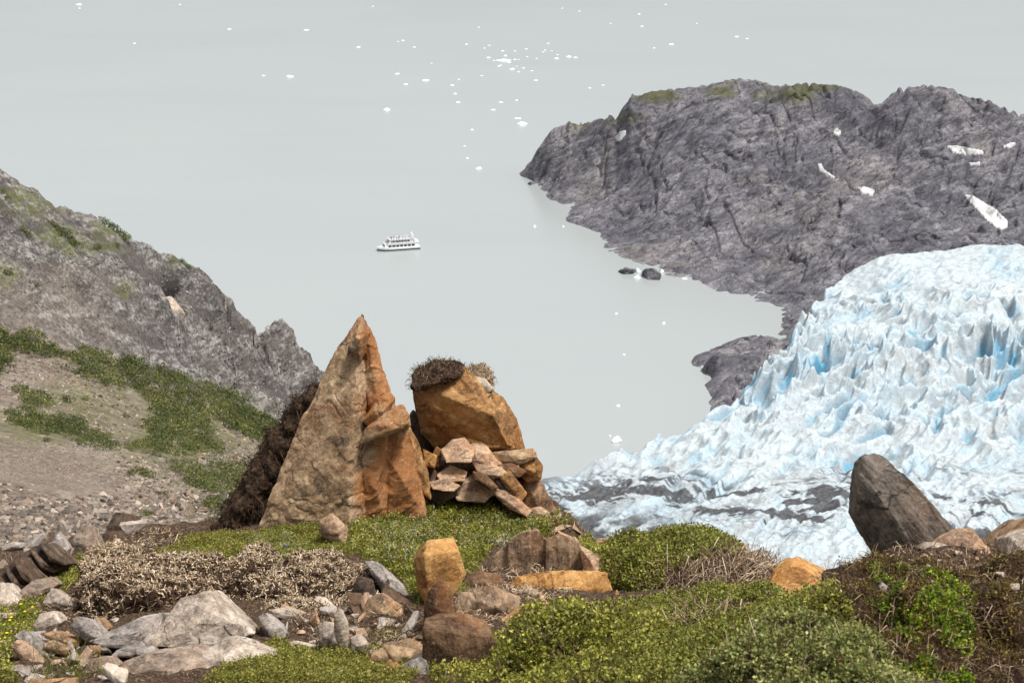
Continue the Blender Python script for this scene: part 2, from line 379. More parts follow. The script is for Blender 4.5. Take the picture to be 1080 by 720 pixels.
fold = np.abs(fbm(np.stack([xr / 75, yr / 22, 0 * x + 11], 1), 3, 171, .5)); joint = np.abs(fbm(np.stack([yr / 60 + xr / 150, xr / 26, 0 * x + 21], 1), 3, 173, .5))
z = z - amp * (4.0 * sstep(.06, .0, fold) + 4.0 * sstep(.035, .0, joint))
f1, f2, cid = worley(np.stack([xr / 13, yr / 7, z / 12], 1), 5)
z = z + amp * (1.7 * ((cid / 255.0) - .5) + 1.2 * np.clip(f2 - f1, 0, .5))
z = np.where(amp < .3, z + .7 * fbm(xy0(x, y, 5), 3, 8), z)
# the crest keeps the height it has in the place: rounded summits with a notch between them
tx = np.array([a for (a, b, Y) in sil]); ty = np.array([b for (a, b, Y) in sil])
for it in range(4):
    a_, b_ = proj(np.stack([x, y, z], 1)); A2 = a_.reshape(len(Ys), nc); B2 = b_.reshape(len(Ys), nc).copy(); B2[Ys < 900] = 1e3
    kmin = B2.argmin(0); top = B2[kmin, np.arange(nc)]; pxc = A2[kmin, np.arange(nc)]
    err = (top - np.interp(pxc, tx, ty)) * Ys[kmin] / F
    err = err * sstep(578, 650, pxc) * sstep(1240, 1190, pxc)
    err = np.convolve(np.pad(err, 6, mode='edge'), np.ones(13) / 13, 'valid')
    yc = Ys[kmin]; yc = np.convolve(np.pad(yc, 6, mode='edge'), np.ones(13) / 13, 'valid')
    wgt = np.exp(-((Ys[:, None] - yc[None]) / 45) ** 2)
    z = z + (np.clip(err, -14, 14)[None] * wgt).ravel() * .9
pxv, pyv = proj(np.stack([x, y, z], 1))
g = fbm(xy0(x, y, 26), 4, 30)
green = np.zeros_like(x)
for (a, b, rx, ry) in [(690, 101, 26, 7), (645, 124, 30, 6), (760, 97, 16, 6), (875, 92, 18, 5), (780, 86, 26, 5), (620, 132, 20, 5), (850, 92, 20, 5), (830, 100, 30, 8)]:
    green = np.maximum(green, np.clip(1.5 - np.hypot((pxv - a) / rx, (pyv - b) / ry), 0, 1))
green = np.clip(green * (g * 2.2 + .75), 0, 1)
HV = np.stack([x, y, z], 1); HFq = grid_faces(len(Ys), nc)
structure(mk('headland', HV, HFq, M['headland'], attrs={'green': green}), 'grey rock headland with rounded ice-worn humps')
head_bvh = bvh_of(HV[::1], HFq)

# -- glacier
def poly_sd(x, y, poly):
    poly = np.asarray(poly); d = np.full(len(x), 1e9)
    for k in range(len(poly)):
        a = poly[k]; b = poly[(k + 1) % len(poly)]; ab = b - a
        t_ = np.clip(((x - a[0]) * ab[0] + (y - a[1]) * ab[1]) / (ab @ ab), 0, 1)
        d = np.minimum(d, np.hypot(x - a[0] - t_ * ab[0], y - a[1] - t_ * ab[1]))
    return np.where(in_poly(x, y, [tuple(p) for p in poly]), d, -d)
gb = [(545, 515, 2), (570, 507, 2), (592, 500, 2), (640, 490, 2), (690, 471, 2), (725, 455, 2), (752, 442, 3), (770, 424, 7), (784, 406, 9), (795, 398, 11), (812, 388, 12), (822, 372, 12), (835, 352, 12)]
gp = [PZ(*a)[:2] for a in gb] + [P(a, b, Y)[:2] for (a, b, Y) in [(853, 325, 812), (870, 308, 838), (885, 292, 848), (905, 282, 856), (935, 271, 862), (965, 269, 868), (1005, 266, 872), (1085, 261, 876), (1300, 255, 890), (2300, 250, 900)]] + [np.array([900., 500]), np.array([600., 200]), np.array([60., 300]), np.array([0., 400])]
C = [PZ(545, 515, 6), PZ(570, 507, 6), PZ(640, 490, 7), PZ(690, 471, 7), PZ(752, 440, 9), PZ(784, 400, 16), PZ(812, 375, 20), PZ(835, 343, 21), P(853, 320, 810), P(870, 303, 838), P(905, 281, 852), P(935, 270, 858), P(1000, 266, 866), P(1080, 261, 870), P(1300, 255, 880)]
for a in [(1080, 300, 780), (980, 310, 775), (900, 330, 765), (1080, 350, 705), (980, 370, 700), (900, 400, 680), (830, 420, 672), (780, 450, 640), (1080, 450, 605), (960, 450, 612), (860, 470, 600), (740, 490, 592), (680, 500, 600), (900, 500, 565), (1000, 500, 558), (750, 520, 562), (650, 540, 556), (650, 570, 530), (600, 560, 545), (580, 530, 575), (750, 570, 505), (900, 600, 455), (1080, 560, 482), (820, 550, 510), (1080, 700, 370), (800, 700, 390), (620, 650, 450), (1300, 500, 560), (1300, 350, 720), (1800, 255, 890), (2200, 255, 890), (1800, 400, 640), (2200, 400, 640), (1800, 600, 430), (2200, 650, 400)]: C.append(P(*a))
Ys = np.concatenate([np.linspace(330, 470, 60)[:-1], np.linspace(470, 720, 480)[:-1], np.linspace(720, 885, 260)])
nc = 680
x, y = fan(520, 1110, nc, Ys)
z0 = tps(C, x, y, 1e-6)
px0, py0 = proj(np.stack([x, y, z0], 1))
# flow runs from the upper right down to the lake at the left: crevasses open across it, seracs between them
ca, sa = math.cos(2.45), math.sin(2.45)
xw = x + 9 * perlin(xy0(x, y, 46)) + 3 * perlin(xy0(x, y, 15, 2)); yw = y + 9 * perlin(xy0(x, y, 46, 8)) + 3 * perlin(xy0(x, y, 15, 4))
u = xw * ca + yw * sa; v = -xw * sa + yw * ca
wild = sstep(505, 470, py0) * sstep(285, 330, py0 + .05 * (1080 - px0)); wild = wild * (0.55 + .45 * sstep(-.3, .3, fbm(xy0(x, y, 90), 2, 77)))
ice_fall = np.exp(-((py0 - 385) / 52) ** 2) * sstep(760, 800, px0)
wild = np.maximum(wild * .6, np.minimum(1, ice_fall * 1.2))
low = sstep(470, 520, py0)
r1 = np.stack([u / 14, v / 30, 0 * x], 1); r2 = np.stack([u / 7, v / 14, 0 * x + 4], 1); r3 = np.stack([u / 7.5, v / 13, 0 * x + 2], 1)
rid = ridged(r1, 2, 41, .45); rid2 = ridged(r2, 2, 57, .5)
spike = np.clip(rid, 0, 1) ** 1.6
h = (1.0 + 9.5 * wild) * (spike - .45) + (.9 + 2.2 * wild + .7 * low) * (rid2 - .4) + .5 * low * fbm(xy0(x, y, 1.6), 3, 14) + 1.0 * fbm(xy0(x, y, 4), 3, 12)
slot = sstep(.13, .0, np.abs(perlin(np.stack([u / 19, v / 60, 0 * x + 9], 1), 90))) * sstep(-.15, .2, fbm(xy0(x, y, 40), 2, 91))
tower = np.clip(ridged(r3, 2, 161, .4), 0, 1) ** 1.3
itower = np.minimum(1, ice_fall * 1.15) * (.35 + .65 * sstep(-.25, .2, fbm(xy0(x, y, 36), 2, 163)))
h = h + 11.0 * itower * (tower - .5)
h = h - slot * (1.5 + 6 * wild + 1.5 * low)
swell = fbm(xy0(x, y, 55), 3, 61)
h = h + (3.5 + 3 * wild) * swell * 1.6
sd = poly_sd(x, y, gp) + 5 * fbm(xy0(x, y, 16), 3, 22)
edge = sstep(-1.5, 5.5, sd)
z = (z0 + h) * edge + (-6) * (1 - edge)
z = np.maximum(z, -6)
blue = np.clip(.60 * sstep(.25, -.75, rid + .3 * rid2) * (wild * 1.1 + .20) + .75 * slot * (wild + .25) + .35 * wild * sstep(.1, -.5, rid2) + .16 * sstep(-.1, .45, fbm(xy0(x, y, 34), 3, 71)), 0, 1)
blue = np.clip(blue + .40 * sstep(.15, .5, fbm(xy0(x, y, 20), 3, 79)) * sstep(430, 460, py0) * sstep(540, 500, py0), 0, 1)
blue = np.clip(blue * 1.1 + .04 + .9 * itower * sstep(.45, .0, tower), 0, 1)
blue = np.clip(blue + .5 * np.exp(-((px0 - 815) / 38) ** 2 - ((py0 - 375) / 28) ** 2) * sstep(.5, -.3, rid), 0, 1)
# rock debris carried on the ice: dark medial bands and a black margin
mor = np.interp(px0, [560, 600, 660, 720, 800, 860, 905, 1000, 1080], [510, 512, 515, 517, 540, 530, 500, 540, 560])
d1 = fbm(np.stack([u / 30, v / 9, 0 * x], 1), 5, 95, .62); d2 = fbm(xy0(x, y, 13), 5, 99, .62)
band = np.exp(-((py0 - mor) / 22) ** 2) * (1 + .5 * sstep(760, 640, px0)); film = .38 * sstep(-.15, .35, d2 + .4 * d1) * sstep(485, 515, py0) * sstep(820, 640, px0)
dirt = sstep(.06, .16, d1 * 1.2 + d2 * .7 + .30 * band - .25) * sstep(480, 505, py0 + .06 * (px0 - 700).clip(-130, 100)) * sstep(.08, .5, band + .16)
marg = sstep(545, 572, py0 + 40 * d2 + np.interp(px0, [570, 620, 700, 745], [30, 18, 12, -20])) * sstep(735, 690, px0 + 20 * d1)
dirt = np.maximum(dirt, marg * sstep(-.30, -.05, d2 + .3 * d1))
edge_d = sstep(14, 2, sd) * sstep(600, 585, px0) ; dirt = np.maximum(dirt, edge_d * .8)
lines = sstep(.82, .95, 1 - np.abs(fbm(np.stack([u / 34, v / 8, 0 * x + 7], 1), 4, 151, .6)) * 2.2) * sstep(-.1, .15, fbm(xy0(x, y, 28), 3, 153))
dirt = np.maximum(dirt, .9 * lines * sstep(478, 505, py0 + .05 * (px0 - 700)) * sstep(590, 560, py0) * (.35 + .65 * sstep(.02, .4, band)))
dirt = np.maximum(dirt, .8 * lines * sstep(480, 505, py0) * sstep(880, 940, px0) * sstep(600, 570, py0))
dirt = np.maximum(dirt, film)
dirt = np.maximum(dirt, .55 * sstep(.10, .28, d1) * sstep(795, 830, px0) * sstep(345, 318, py0) * sstep(300, 315, py0))
dirt = np.clip(dirt, 0, .96)
structure(mk('glacier', np.stack([x, y, z], 1), grid_faces(len(Ys), nc), M['ice'], attrs={'blue': blue, 'dirt': dirt}), 'blue and white glacier tongue with crevasses and dark debris bands')

# -- hillside on the left
C = []
hs = [(0, 182, 262), (30, 197, 268), (60, 213, 275), (95, 228, 282), (125, 243, 288), (150, 257, 293), (180, 276, 300), (205, 292, 306), (225, 313, 311), (250, 333, 316), (270, 352, 320), (288, 358, 322), (300, 350, 324), (310, 351, 326), (315, 372, 328), (327, 388, 330), (328, 405, 331)]
for (a, b, Y) in hs:
    p = P(a, b, Y); C.append(p); C.append(np.array([p[0] * 1.0 + 8, Y + 30, p[2] - 26])); C.append(np.array([p[0] + 20, Y + 110, p[2] - 130]))
for a in [(0, 250, 243), (100, 280, 262), (200, 340, 290), (0, 300, 232), (100, 330, 250), (200, 370, 278), (310, 420, 318), (0, 345, 222), (100, 372, 240), (200, 402, 262), (300, 455, 288),
          (0, 400, 190), (100, 420, 200), (200, 440, 215), (290, 480, 230), (0, 450, 140), (100, 463, 148), (200, 480, 155), (280, 520, 165), (0, 490, 104), (100, 495, 108), (180, 500, 112), (250, 520, 120), (0, 530, 80), (100, 530, 80), (200, 540, 82), (0, 570, 60), (120, 575, 58), (240, 570, 62),
          (0, 640, 38), (150, 660, 36), (300, 700, 36), (-200, 520, 70), (-200, 400, 180), (-200, 300, 225), (-200, 120, 240), (-400, 100, 230), (-400, 400, 170),
          (340, 450, 345), (380, 560, 250), (380, 600, 150), (380, 650, 90), (500, 680, 250), (500, 720, 120), (700, 800, 200), (700, 800, 100), (500, 780, 40), (800, 900, 40), (800, 750, 350)]: C.append(P(*a))
Ys = np.concatenate([np.geomspace(26, 210, 420)[:-1], np.linspace(210, 345, 330)[:-1], np.linspace(345, 520, 50)])
nc = 560
k = np.concatenate([np.linspace(-900, -10, 60)[:-1], np.linspace(-10, 345, 420)[:-1], np.linspace(345, 900, nc - 478)])
kk = (k - 540) / F
Yg, kg = np.meshgrid(Ys, kk, indexing='ij'); x = (Yg * kg).ravel(); y = Yg.ravel()
z = tps(C, x, y, 1e-6)
px0, py0 = proj(np.stack([x, y, z], 1))
shrubline = np.interp(px0, [-260, 0, 60, 130, 200, 260, 300, 340], [330, 347, 362, 380, 405, 430, 455, 470])
cliff = sstep(6, -10, py0 - shrubline) * sstep(200, 235, y)
xr = x * .8 + y * .6; yr = -x * .6 + y * .8
strat = fbm(np.stack([xr / 40, yr / 9, z / 30], 1), 5, 6, .6)
right = sstep(120, 250, px0)
z = z + cliff * ((3.2 + 7 * right) * (billow(np.stack([xr / 26, yr / 12, z / 40], 1), 4, 31, .55) - .28) + (1.6 + 3 * right) * strat)
f1, f2, cid = worley(np.stack([xr / 6, yr / 3.2, z / 5], 1), 15)
z = z + cliff * (.6 + 2.6 * right) * (cid / 255.0 - .5)
z = z + (1 - cliff) * (.9 * fbm(xy0(x, y, 14), 3, 66) + .25 * fbm(xy0(x, y, 2.2), 3, 67)) * sstep(40, 110, y)
scree = 1 - cliff * (.6 + .4 * sstep(-.1, .2, fbm(np.stack([xr / 60, yr / 10, 0 * x], 1), 3, 44)))
scree = np.clip(np.maximum(scree * (1 - .6 * cliff), .45 * cliff * sstep(200, 60, px0) * sstep(250, 300, py0)), 0, 1)
SPO = [(-40, 458), (60, 470), (130, 480), (112, 500), (120, 512), (100, 520), (50, 520), (-40, 500)]
sand = np.mean([in_poly(px0 + ox + 14 * perlin(xy0(x, y, 6)), py0 + oy + 7 * perlin(xy0(x, y, 6, 3)), SPO) for ox in (-18, -9, 0, 9, 18) for oy in (-6, -2, 2, 6)], 0)
green = np.zeros_like(x)
for (a, b, rx, ry) in [(120, 240, 26, 10), (60, 243, 30, 12), (80, 258, 24, 10), (20, 205, 20, 10), (10, 290, 14, 8), (190, 278, 14, 5), (128, 300, 14, 6), (35, 215, 30, 10), (100, 258, 30, 10), (195, 460, 90, 50), (230, 520, 40, 40), (90, 425, 60, 30), (40, 450, 50, 20)]:
    green = np.maximum(green, np.clip(1.4 - np.hypot((px0 - a) / rx, (py0 - b) / ry), 0, 1))
q_ = -px0 * .60 + py0 * .80; l_ = px0 * .80 + py0 * .60
stk = fbm(np.stack([q_ / 15, l_ / 170, 0 * x], 1), 5, 131, .6)
streak = np.clip(cliff * sstep(.0, .16, stk), 0, 1)
z = z - cliff * (4.0 * np.clip(stk, -.15, .5) + 1.6 * np.abs(fbm(np.stack([q_ / 7, l_ / 60, 0 * x + 5], 1), 3, 137)))
blk = np.clip(1.5 - np.hypot((px0 - 175 + 6 * strat * 4) / 14, (py0 - 294) / 9), 0, 1) * .9  # mask of the cave: a shallow dent plus painted shade
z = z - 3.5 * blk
HLV = np.stack([x, y, z], 1); HLF = grid_faces(len(Ys), len(kk))
structure(mk('hillside', HLV, HLF, M['hill'], attrs={'scree': scree, 'sand': sand, 'green': green * .8, 'cave_shade': np.clip(blk * 1.4, 0, 1), 'streak': streak}), 'steep grey mountainside of rock and scree')
hill_bvh = bvh_of(HLV, HLF)

# -- the ledge the photographer stands on
GC = [(0, 720, 9), (150, 720, 8.7), (300, 720, 8.4), (450, 720, 8.2), (600, 720, 7.5), (750, 720, 6.6), (900, 720, 6.2), (1080, 720, 6.5), (-200, 720, 9.2), (1250, 720, 6.5),
      (0, 660, 11.2), (150, 690, 9.9), (300, 690, 9.5), (430, 690, 9.5), (560, 690, 8.8), (0, 620, 13.2), (100, 590, 14.2), (200, 585, 13.8), (300, 588, 13.2), (400, 605, 12.4), (480, 595, 13),
      (260, 562, 14.8), (350, 552, 15.0), (450, 532, 15.9), (540, 526, 16.6), (590, 562, 15.6), (640, 602, 13.2), (700, 615, 12), (760, 645, 10.4), (830, 632, 10.4), (850, 660, 8.6),
      (890, 622, 7.5), (930, 590, 7.7), (985, 582, 7.9), (1080, 592, 7.8), (1000, 650, 7.2), (940, 660, 7.1), (1200, 580, 8)]
GC = [P(*a) for a in GC] + [np.array([0, 0, H - 1.7]), np.array([3, 0, H - 1.6]), np.array([-3, 0, H - 1.8]), np.array([-3, 20, H - 8.6]), np.array([-6, 22, H - 9.6]), np.array([6, 22, H - 9.4]), np.array([8, 12, H - 5.6])]
def ledge_edge(px): return np.interp(px, [-600, 0, 150, 230, 300, 520, 570, 600, 640, 700, 800, 845, 880, 930, 1000, 1080, 1500], [17, 17, 16.6, 16.6, 17.6, 18, 17.4, 16.2, 14.4, 12.9, 11.7, 9.4, 8.3, 8.3, 8.6, 8.4, 9])
Ys = np.concatenate([np.linspace(-4, 4.4, 24)[:-1], np.linspace(4.4, 18.5, 430)[:-1], np.geomspace(18.5, 46, 60)])
ks = (np.linspace(-330, 1410, 780) - 540) / F
Yg, kg = np.meshgrid(Ys, ks, indexing='ij')
x = (np.maximum(Yg, 0) * kg + kg * 3 * np.clip(1 - Yg / 8, 0, 1.5)).ravel(); y = Yg.ravel()
z = tps(GC, x, y, 1e-7)
pxg = 540 + F * x / np.maximum(y * 1.1, .5)
ov = np.maximum(0, y - ledge_edge(pxg * 1.0) + .5 * fbm(xy0(x, y, 1.6), 3, 5))
z = z - ov * 1.5 - np.minimum(ov, 1) * .4 + .15 * fbm(xy0(x, y, .9), 4, 9) + .06 * fbm(xy0(x, y, .18), 3, 19) + ov.clip(0, 3) * .35 * fbm(np.stack([x / 1.5, y / 1.5, z / 1.0], 1), 4, 23)
GV = np.stack([x, y, z], 1); GF = grid_faces(len(Ys), len(ks))
gpx, gpy = proj(GV)
MOSS = {
 'strip': [(158, 582), (205, 566), (262, 560), (345, 552), (378, 558), (372, 582), (330, 592), (250, 594), (180, 594)],
 'ledge': [(368, 575), (372, 545), (425, 527), (500, 518), (565, 528), (600, 548), (585, 565), (525, 570), (505, 595), (490, 625), (440, 640), (425, 610), (398, 604)],
 'lower': [(218, 725), (250, 694), (290, 672), (330, 690), (400, 682), (425, 690), (445, 700), (425, 725)],
 'left': [(-20, 725), (-20, 636), (15, 648), (60, 602), (112, 574), (122, 588), (75, 618), (42, 640), (30, 680), (12, 690), (20, 725)],
 'right': [(640, 640), (700, 628), (760, 618), (850, 620), (870, 640), (800, 668), (770, 725), (640, 725)],
 'behind': [(605, 575), (640, 560), (720, 556), (700, 600), (650, 610), (625, 590)]}
wob = 7 * perlin(xy0(x, y, .25, 3)); wob2 = 4 * perlin(xy0(x, y, .25, 9))
moss = np.zeros(len(x))
for pl in MOSS.values(): moss = np.maximum(moss, in_poly(gpx + wob, gpy + wob2, pl))
structure(mk('ground', GV, GF, M['ground'], attrs={'moss': moss * .9}), 'stony ledge of dark soil')
g_bvh = bvh_of(GV, GF)
def ground_Y(px, py, default=10.0):
    h_ = hit(g_bvh, px, py); return float(h_[0][1]) if h_ is not None else default
def ground_z(x_, y_):
    h_ = g_bvh.ray_cast(Vector((x_, y_, H + 20)), Vector((0, 0, -1))); return float(h_[0][2]) if h_[0] is not None else H - 5

# ------------------------------------------------------------------ rocks
def remesh(V, Fs, voxel):
    me = bpy.data.meshes.new('tmp'); me.from_pydata([tuple(v) for v in V], [], [tuple(f) for f in Fs]); me.update()
    o = bpy.data.objects.new('tmp', me); COL.objects.link(o)
    m = o.modifiers.new('r', 'REMESH'); m.mode = 'VOXEL'; m.voxel_size = voxel
    ev = o.evaluated_get(bpy.context.evaluated_depsgraph_get()); em = bpy.data.meshes.new_from_object(ev)
    n = len(em.vertices); VV = np.empty(n * 3, np.float32); em.vertices.foreach_get('co', VV)
    NN = np.empty(n * 3, np.float32); em.vertices.foreach_get('normal', NN)
    li = np.empty(len(em.loops), np.int32); em.loops.foreach_get('vertex_index', li)
    bpy.data.objects.remove(o); bpy.data.meshes.remove(me); bpy.data.meshes.remove(em)
    return VV.reshape(-1, 3).astype(float), NN.reshape(-1, 3).astype(float), li.reshape(-1, 4)
def hull(pts):
    bm = bmesh.new(); vs = [bm.verts.new(tuple(p)) for p in pts]
    r = bmesh.ops.convex_hull(bm, input=vs)
    dead = list({e for e in list(r['geom_interior']) + list(r['geom_unused']) if isinstance(e, bmesh.types.BMVert) and e.is_valid})
    if dead: bmesh.ops.delete(bm, geom=dead, context='VERTS')
    bm.verts.index_update()
    V = np.array([v.co[:] for v in bm.verts]); Fs = [[v.index for v in f.verts] for f in bm.faces]
    bm.free(); return V, Fs
def block_pts(outline, Y, thick, lean=.25, mid=(), bk=.82, up=0.0):
    """corner points of one block: a front outline that leans back as it rises, and a smaller far side"""
    pyb = max(p[1] for p in outline); pts = []
    cx = sum(p[0] for p in outline) / len(outline); cy = sum(p[1] for p in outline) / len(outline)
    for p in outline:
        dy = (p[2] if len(p) > 2 else 0) + (pyb - p[1]) * lean * Y / F
        q = P(p[0], p[1], Y + dy); pts.append(q)
        c = P(cx, cy, Y + dy)
        b = c + (q - c) * bk; b[1] += thick; b[2] += up - thick * .42; pts.append(b)
    for p in mid: pts.append(P(p[0], p[1], Y + p[2]))
    if not len(mid):
        # a broken ridge across the near side: an upper face that catches the sky, a lower one that is undercut
        xs = [p[0] for p in outline]; ys = [p[1] for p in outline]; w = max(xs) - min(xs); hgt = max(ys) - min(ys)
        sd_ = math.sin(cx * 12.9 + cy * 7.3); q = min(w, hgt) * Y / F
        for fx, fy, fd in ((.30, .52 + .10 * sd_, .30), (.68, .60 - .10 * sd_, .36), (.45 + .1 * sd_, .86, .22)):
            ax = min(xs) + fx * w; ay = min(ys) + fy * hgt
            ax = cx + (ax - cx) * .75; ay = cy + (ay - cy) * .75
            pts.append(P(ax, ay, Y + (pyb - ay) * lean * Y / F - fd * q))
    return pts
def rough_up(V, N, size, seed, amp=1.0, lay=None, lt=.05, chip=1.0):
    p = V + seed * 3.17
    d = amp * size * (.016 * fbm(p / (size * .33), 3, seed) + .008 * fbm(p / (size * .07), 4, seed + 5, .6))
    f1, f2, cid = worley(p / (size * .16) + .55 * np.stack([perlin(p / (size * .12), 3), perlin(p / (size * .12), 4), perlin(p / (size * .12), 6)], 1), seed)
    d = d + chip * size * .020 * (cid / 255.0 - .5) * sstep(.0, .12, f2 - f1)
    if lay is not None:
        n = np.asarray(lay, float); n /= np.linalg.norm(n)
        s_ = (p @ n) / lt + .9 * fbm(p / (size * .4), 2, seed + 9)
        k_ = np.floor(s_).astype(np.int64); fr = s_ - k_
        hv = _PM[k_ & 255] / 255.0; hn = _PM[(k_ + 1) & 255] / 255.0
        w_ = sstep(.82, 1.0, fr)
        d = d + lt * .36 * (hv * (1 - w_) + hn * w_ - .5)
    return V + N * d[:, None]
ROCKN = [0]
def rock(name, label, mat, blocks, Y=None, voxel=None, amp=.65, lay=None, lt=None, chip=.7, tint=None, group=None, cat=None):
    """blocks: list of dicts(outline, thick, lean, mid, dY ...)"""
    ROCKN[0] += 1; seed = ROCKN[0]
    if isinstance(blocks, dict): blocks = [blocks]
    o0 = blocks[0]['o']
    if lay is None: lay = (.25 * math.sin(seed * 2.3), -.3, 1) if blocks[0].get('lean', .25) > .55 else (.45 * math.sin(seed * 1.7), -1, .35)
    if Y is None:
        yb = max(p[1] for p in o0); xb = np.mean([p[0] for p in o0 if p[1] > yb - 8]); Y = ground_Y(xb, min(yb - 2, 719), 9)
    AV, AF = [], []
    for b in blocks:
        pts = block_pts(b['o'], Y + b.get('dY', 0), b.get('t', .3), b.get('lean', .25), b.get('mid', ()), b.get('bk', .82), b.get('up', 0))
        hv, hf = hull(pts); n0 = sum(len(v) for v in AV); AV.append(hv); AF += [[i + n0 for i in f] for f in hf]
    V = np.concatenate(AV)
    size = float(np.linalg.norm(V.max(0) - V.min(0))) * .6
    vx = voxel or max(Y * .00078, size / 90)
    V2, N2, F2 = remesh(V, AF, vx)
    V2 = rough_up(V2, N2, size, seed, amp, lay, lt or size * .055, chip)
    base = V2.mean(0); base[2] = V2[:, 2].min()
    if tint is None: tv = np.full(len(V2), .43) + .22 * fbm(V2 / size * 1.2 + seed, 2, 3)
    else: a, b = proj(V2); tv = tint(a, b)
    ob = mk(name, V2, F2, M[mat], loc=base, smooth=True, attrs={'tint': tv})
    tag(ob, label, cat or ('boulder' if 'boulder' in name else 'slab' if 'slab' in name else 'rock'), group)
    return ob

SPY = 15.0
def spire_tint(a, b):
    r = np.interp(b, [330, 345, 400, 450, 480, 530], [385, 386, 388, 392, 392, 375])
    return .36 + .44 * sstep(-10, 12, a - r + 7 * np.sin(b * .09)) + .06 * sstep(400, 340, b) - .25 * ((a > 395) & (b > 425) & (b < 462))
rock('rock_spire', 'tall pointed tan and orange rock spire, the highest rock on the ledge', 'tan', [
    dict(o=[(379, 334, .1), (370, 347), (359, 364), (352, 384), (340, 400), (330, 424), (319, 440), (306, 478), (300, 492), (284, 528), (268, 568), (345, 564, -.1), (396, 556, .0), (396, 470, .1), (388, 400, .1), (386, 340, .1)], t=.5, lean=.22, mid=[(376, 400, .04), (364, 470, -.12), (368, 552, -.26)], bk=.85),
    dict(o=[(374, 347, .1), (379, 333, .1), (382, 329, .1), (386, 336, .1), (390, 350, .1), (380, 382, .1), (364, 374, .1)], t=.3, lean=.22, dY=.0),
    dict(o=[(386, 340), (391, 346), (394, 360), (400, 384), (403, 412), (396, 440), (386, 420)], t=.35, lean=.22, dY=.16),
    dict(o=[(390, 380), (402, 388), (410, 420), (417, 430), (420, 448), (400, 460), (388, 440)], t=.35, lean=.2, dY=.10),
    dict(o=[(390, 450), (428, 446), (434, 466), (440, 498), (449, 545), (392, 552)], t=.5, lean=.12, dY=.10, mid=[(420, 500, -.08)]),
    dict(o=[(374, 476), (380, 464), (396, 452), (408, 458), (404, 486), (402, 520), (406, 552), (374, 556)], t=.4, lean=.12, dY=-.03),
    dict(o=[(380, 468), (386, 452), (404, 438), (424, 427), (429, 436), (431, 447), (414, 446), (398, 458)], t=.42, lean=.2, dY=-.12, bk=.9),
    dict(o=[(383, 444), (398, 424), (410, 414), (416, 420), (408, 434), (392, 450)], t=.35, lean=.2, dY=-.02),
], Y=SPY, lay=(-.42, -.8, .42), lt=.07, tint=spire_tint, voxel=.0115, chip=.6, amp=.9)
rock('slab_rock', 'thin rusty slab wedged upright against the right flank of the tall rock spire', 'ochre', dict(o=[(414, 428), (421, 430), (440, 462), (452, 500), (455, 528), (440, 520), (424, 470)], t=.4), Y=15.5, lay=(.8, 0, .5))
rock('boulder', 'large orange boulder capped with dark turf, beside the tall rock spire', 'ochre', [
    dict(o=[(435, 411), (446, 400), (462, 392), (482, 389), (490, 386), (499, 398), (512, 404), (530, 417), (546, 441), (554, 476), (500, 482), (470, 482), (444, 456)], t=.75, lean=.02, mid=[(470, 418, -.32), (484, 396, -.2), (520, 438, -.38), (536, 470, -.32)], bk=.85)],
    Y=16.3, lay=(.45, -.3, .85), lt=.09, voxel=.0125, amp=.8, chip=.4)
rock('rock', 'pale broken stone on top of the orange boulder beside the grey turf tuft', 'pale', dict(o=[(494, 404), (500, 396), (512, 399), (522, 410), (515, 414), (500, 411)], t=.2, lean=.8), Y=16.2)
rock('rock', 'dark brown rock low in the gap between the spire and the orange boulder', 'dark', dict(o=[(424, 446), (436, 431), (445, 446), (466, 478), (450, 500), (430, 480)], t=.4), Y=16.6)
rock('bedrock', 'dark brown layered bedrock falling away beneath the rubble and the orange boulder', 'rib', [
    dict(o=[(430, 496), (446, 476), (470, 468), (510, 468), (545, 482), (566, 508), (584, 535), (606, 566), (580, 580), (500, 565), (430, 560)], t=1.0, lean=.75, bk=.95, dY=.12, mid=[(500, 520, -.05), (540, 530, -.1), (575, 560, -.05)]),
    dict(o=[(532, 500), (562, 504), (576, 530), (600, 566), (560, 566), (540, 540)], t=.9, lean=.3, dY=-.15)], Y=16.35, lay=(.6, -.2, -.75), lt=.07, voxel=.016, amp=1.2, cat='rock')
rub = [
 ('rock', 'pale pink angular stone at the top left of the rubble pile', 'pink', [(465, 474), (477, 463), (490, 461), (502, 474), (497, 488), (470, 488)], .25, .9),
 ('rock', 'pinkish wedge-shaped slab leaning in the middle of the rubble pile under the boulder', 'pink', [(489, 470), (508, 465), (522, 480), (537, 499), (530, 504), (505, 500), (495, 484)], .3, .8),
 ('rock', 'yellow-orange slab lying highest in the rubble, against the foot of the boulder', 'gold', [(490, 463), (520, 451), (534, 459), (526, 472), (505, 472)], .3, 1.0),
 ('rock', 'small bright orange stone at the left end of the rubble pile', 'gold', [(446, 473), (461, 480), (459, 494), (447, 491)], .2, .4),
 ('rock', 'pale flat stone low at the left of the rubble pile', 'pink', [(460, 501), (475, 489), (493, 497), (490, 508), (464, 508)], .22, .8),
 ('rock', 'broad tan stone at the foot of the rubble pile just above the moss', 'pink', [(476, 516), (498, 499), (523, 519), (512, 530), (482, 528)], .3, .7),
 ('rock', 'narrow whitish splinter of stone lying at the foot of the rubble pile', 'pale', [(504, 506), (512, 501), (526, 519), (519, 524)], .15, .4),
 ('rock', 'dark flat slab tilted between the spire and the rubble pile', 'dark', [(440, 494), (454, 489), (484, 521), (462, 532), (446, 524)], .3, .4),
 ('rock', 'small brown chip on the right side of the rubble pile', 'dark', [(520, 505), (533, 502), (541, 516), (528, 520)], .2, .4),
]
